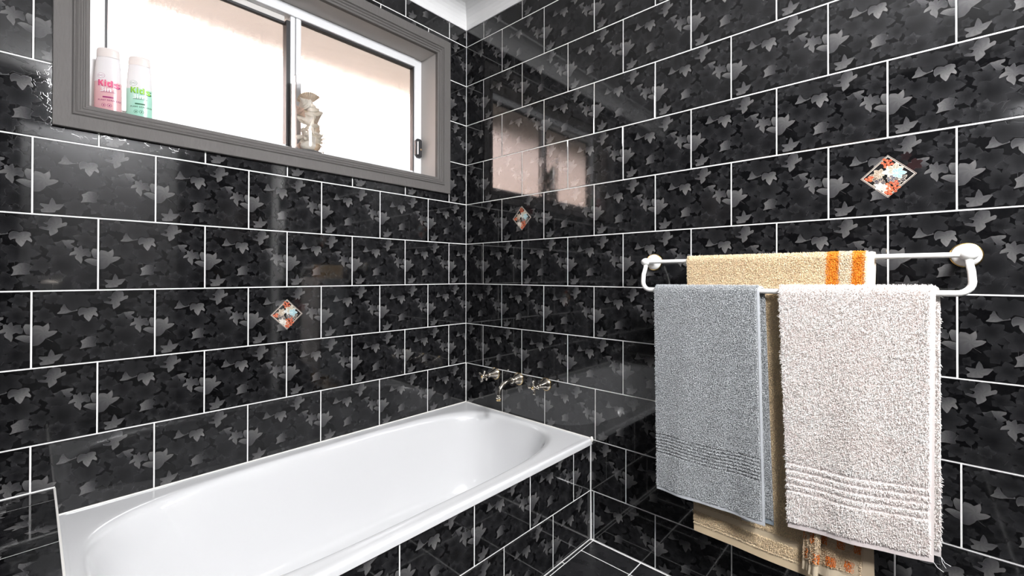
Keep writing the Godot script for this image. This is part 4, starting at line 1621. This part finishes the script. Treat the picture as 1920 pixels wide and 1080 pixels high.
func spiny(r: float) -> ArrayMesh:
	var st := start()
	ball(st, Vector3.ZERO, Vector3(0.62, 0.5, 0.5) * r, 20)
	for i in 8:
		var a := -0.9 + i * 0.5
		var d := Vector3(cos(a), sin(a), 0.25 * sin(i * 1.9))
		tube(st, [d * r * 0.3, d * r * 0.7, d * r * 0.95 + Vector3(0, 0.12, 0) * r, d * r * 1.2 + Vector3(0, 0.2, 0) * r], [r * 0.30, r * 0.17, r * 0.10, r * 0.02], 9)
	return st.commit()

func coral(r: float) -> ArrayMesh:
	var st := start()
	var q := RandomNumberGenerator.new()
	q.seed = 5
	for i in 16:
		var d := Vector3(q.randf_range(-1, 1), q.randf_range(-1, 1), q.randf_range(-1, 1)).normalized()
		tube(st, [Vector3.ZERO, d * r * 0.5, d * r * 0.85, d * r], [r * 0.25, r * 0.20, r * 0.17, r * 0.10], 9)
	return st.commit()

func cowrie(r: float) -> ArrayMesh:
	var st := start()
	var rows := []
	for i in 13:
		var a := -PI / 2 + PI * i / 12.0
		var line := PackedVector3Array()
		for k in 28:
			var b := TAU * k / 28
			var slot := 1.0 - 0.25 * exp(-pow(wrapf(b - PI / 2, -PI, PI) * 4.0, 2.0))
			line.append(Vector3(sin(a) * 1.25, cos(a) * sin(b) * 0.85 * slot, cos(a) * cos(b) * 0.9) * r)
		rows.append(line)
	sheet(st, rows, false, true, false)
	return st.commit()

# ==================================================================== lamps (out of view)
func ceiling_lamp(at: Vector3, energy: float) -> void:
	var o := thing("ceiling_light", "round white oyster lamp on the ceiling behind the camera", "lamp", at)
	part("base_ring", lathe_mesh([[0.0, -0.02], [0.185, -0.02], [0.19, -0.016], [0.19, 0.0], [0.0, 0.0]], 40), M["white coat"], o)
	part("diffuser", lathe_mesh([[0.0, -0.075], [0.06, -0.072], [0.11, -0.062], [0.15, -0.045], [0.172, -0.022], [0.172, -0.0195]], 40), M["lamp glass"], o)
	var l := AreaLight3D.new()
	l.name = "ceiling_light_glow"
	l.area_size = Vector2(0.34, 0.34)
	l.area_range = 8.0
	l.light_energy = energy
	l.light_color = Color(0.99, 0.99, 1.0)
	l.shadow_enabled = true
	add_child(l)
	l.position = at + Vector3(0, -0.085, 0)
	l.rotation.x = -PI / 2

func added_fill_lamp(at: Vector3, energy: float) -> void:  # added fill lamp, kept unseen, to light the towels from the front
	var o := thing("added_fill_light", "added unseen fill lamp above the door behind the camera", "lamp", at)
	part("mount", box_mesh(Vector3(-0.34, -0.12, -0.035), Vector3(0.34, 0.12, 0.0), 0.004), M["white coat"], o)
	part("diffuser", box_mesh(Vector3(-0.36, -0.14, -0.075), Vector3(0.36, 0.14, -0.035), 0.012), M["lamp glass"], o)
	var l := AreaLight3D.new()
	l.name = "added_fill_glow"
	l.area_size = Vector2(0.70, 0.26)
	l.area_range = 8.0
	l.light_energy = energy
	l.light_color = Color(0.99, 0.99, 1.0)
	l.shadow_enabled = true
	add_child(l)
	l.position = at + Vector3(0, 0, -0.085)
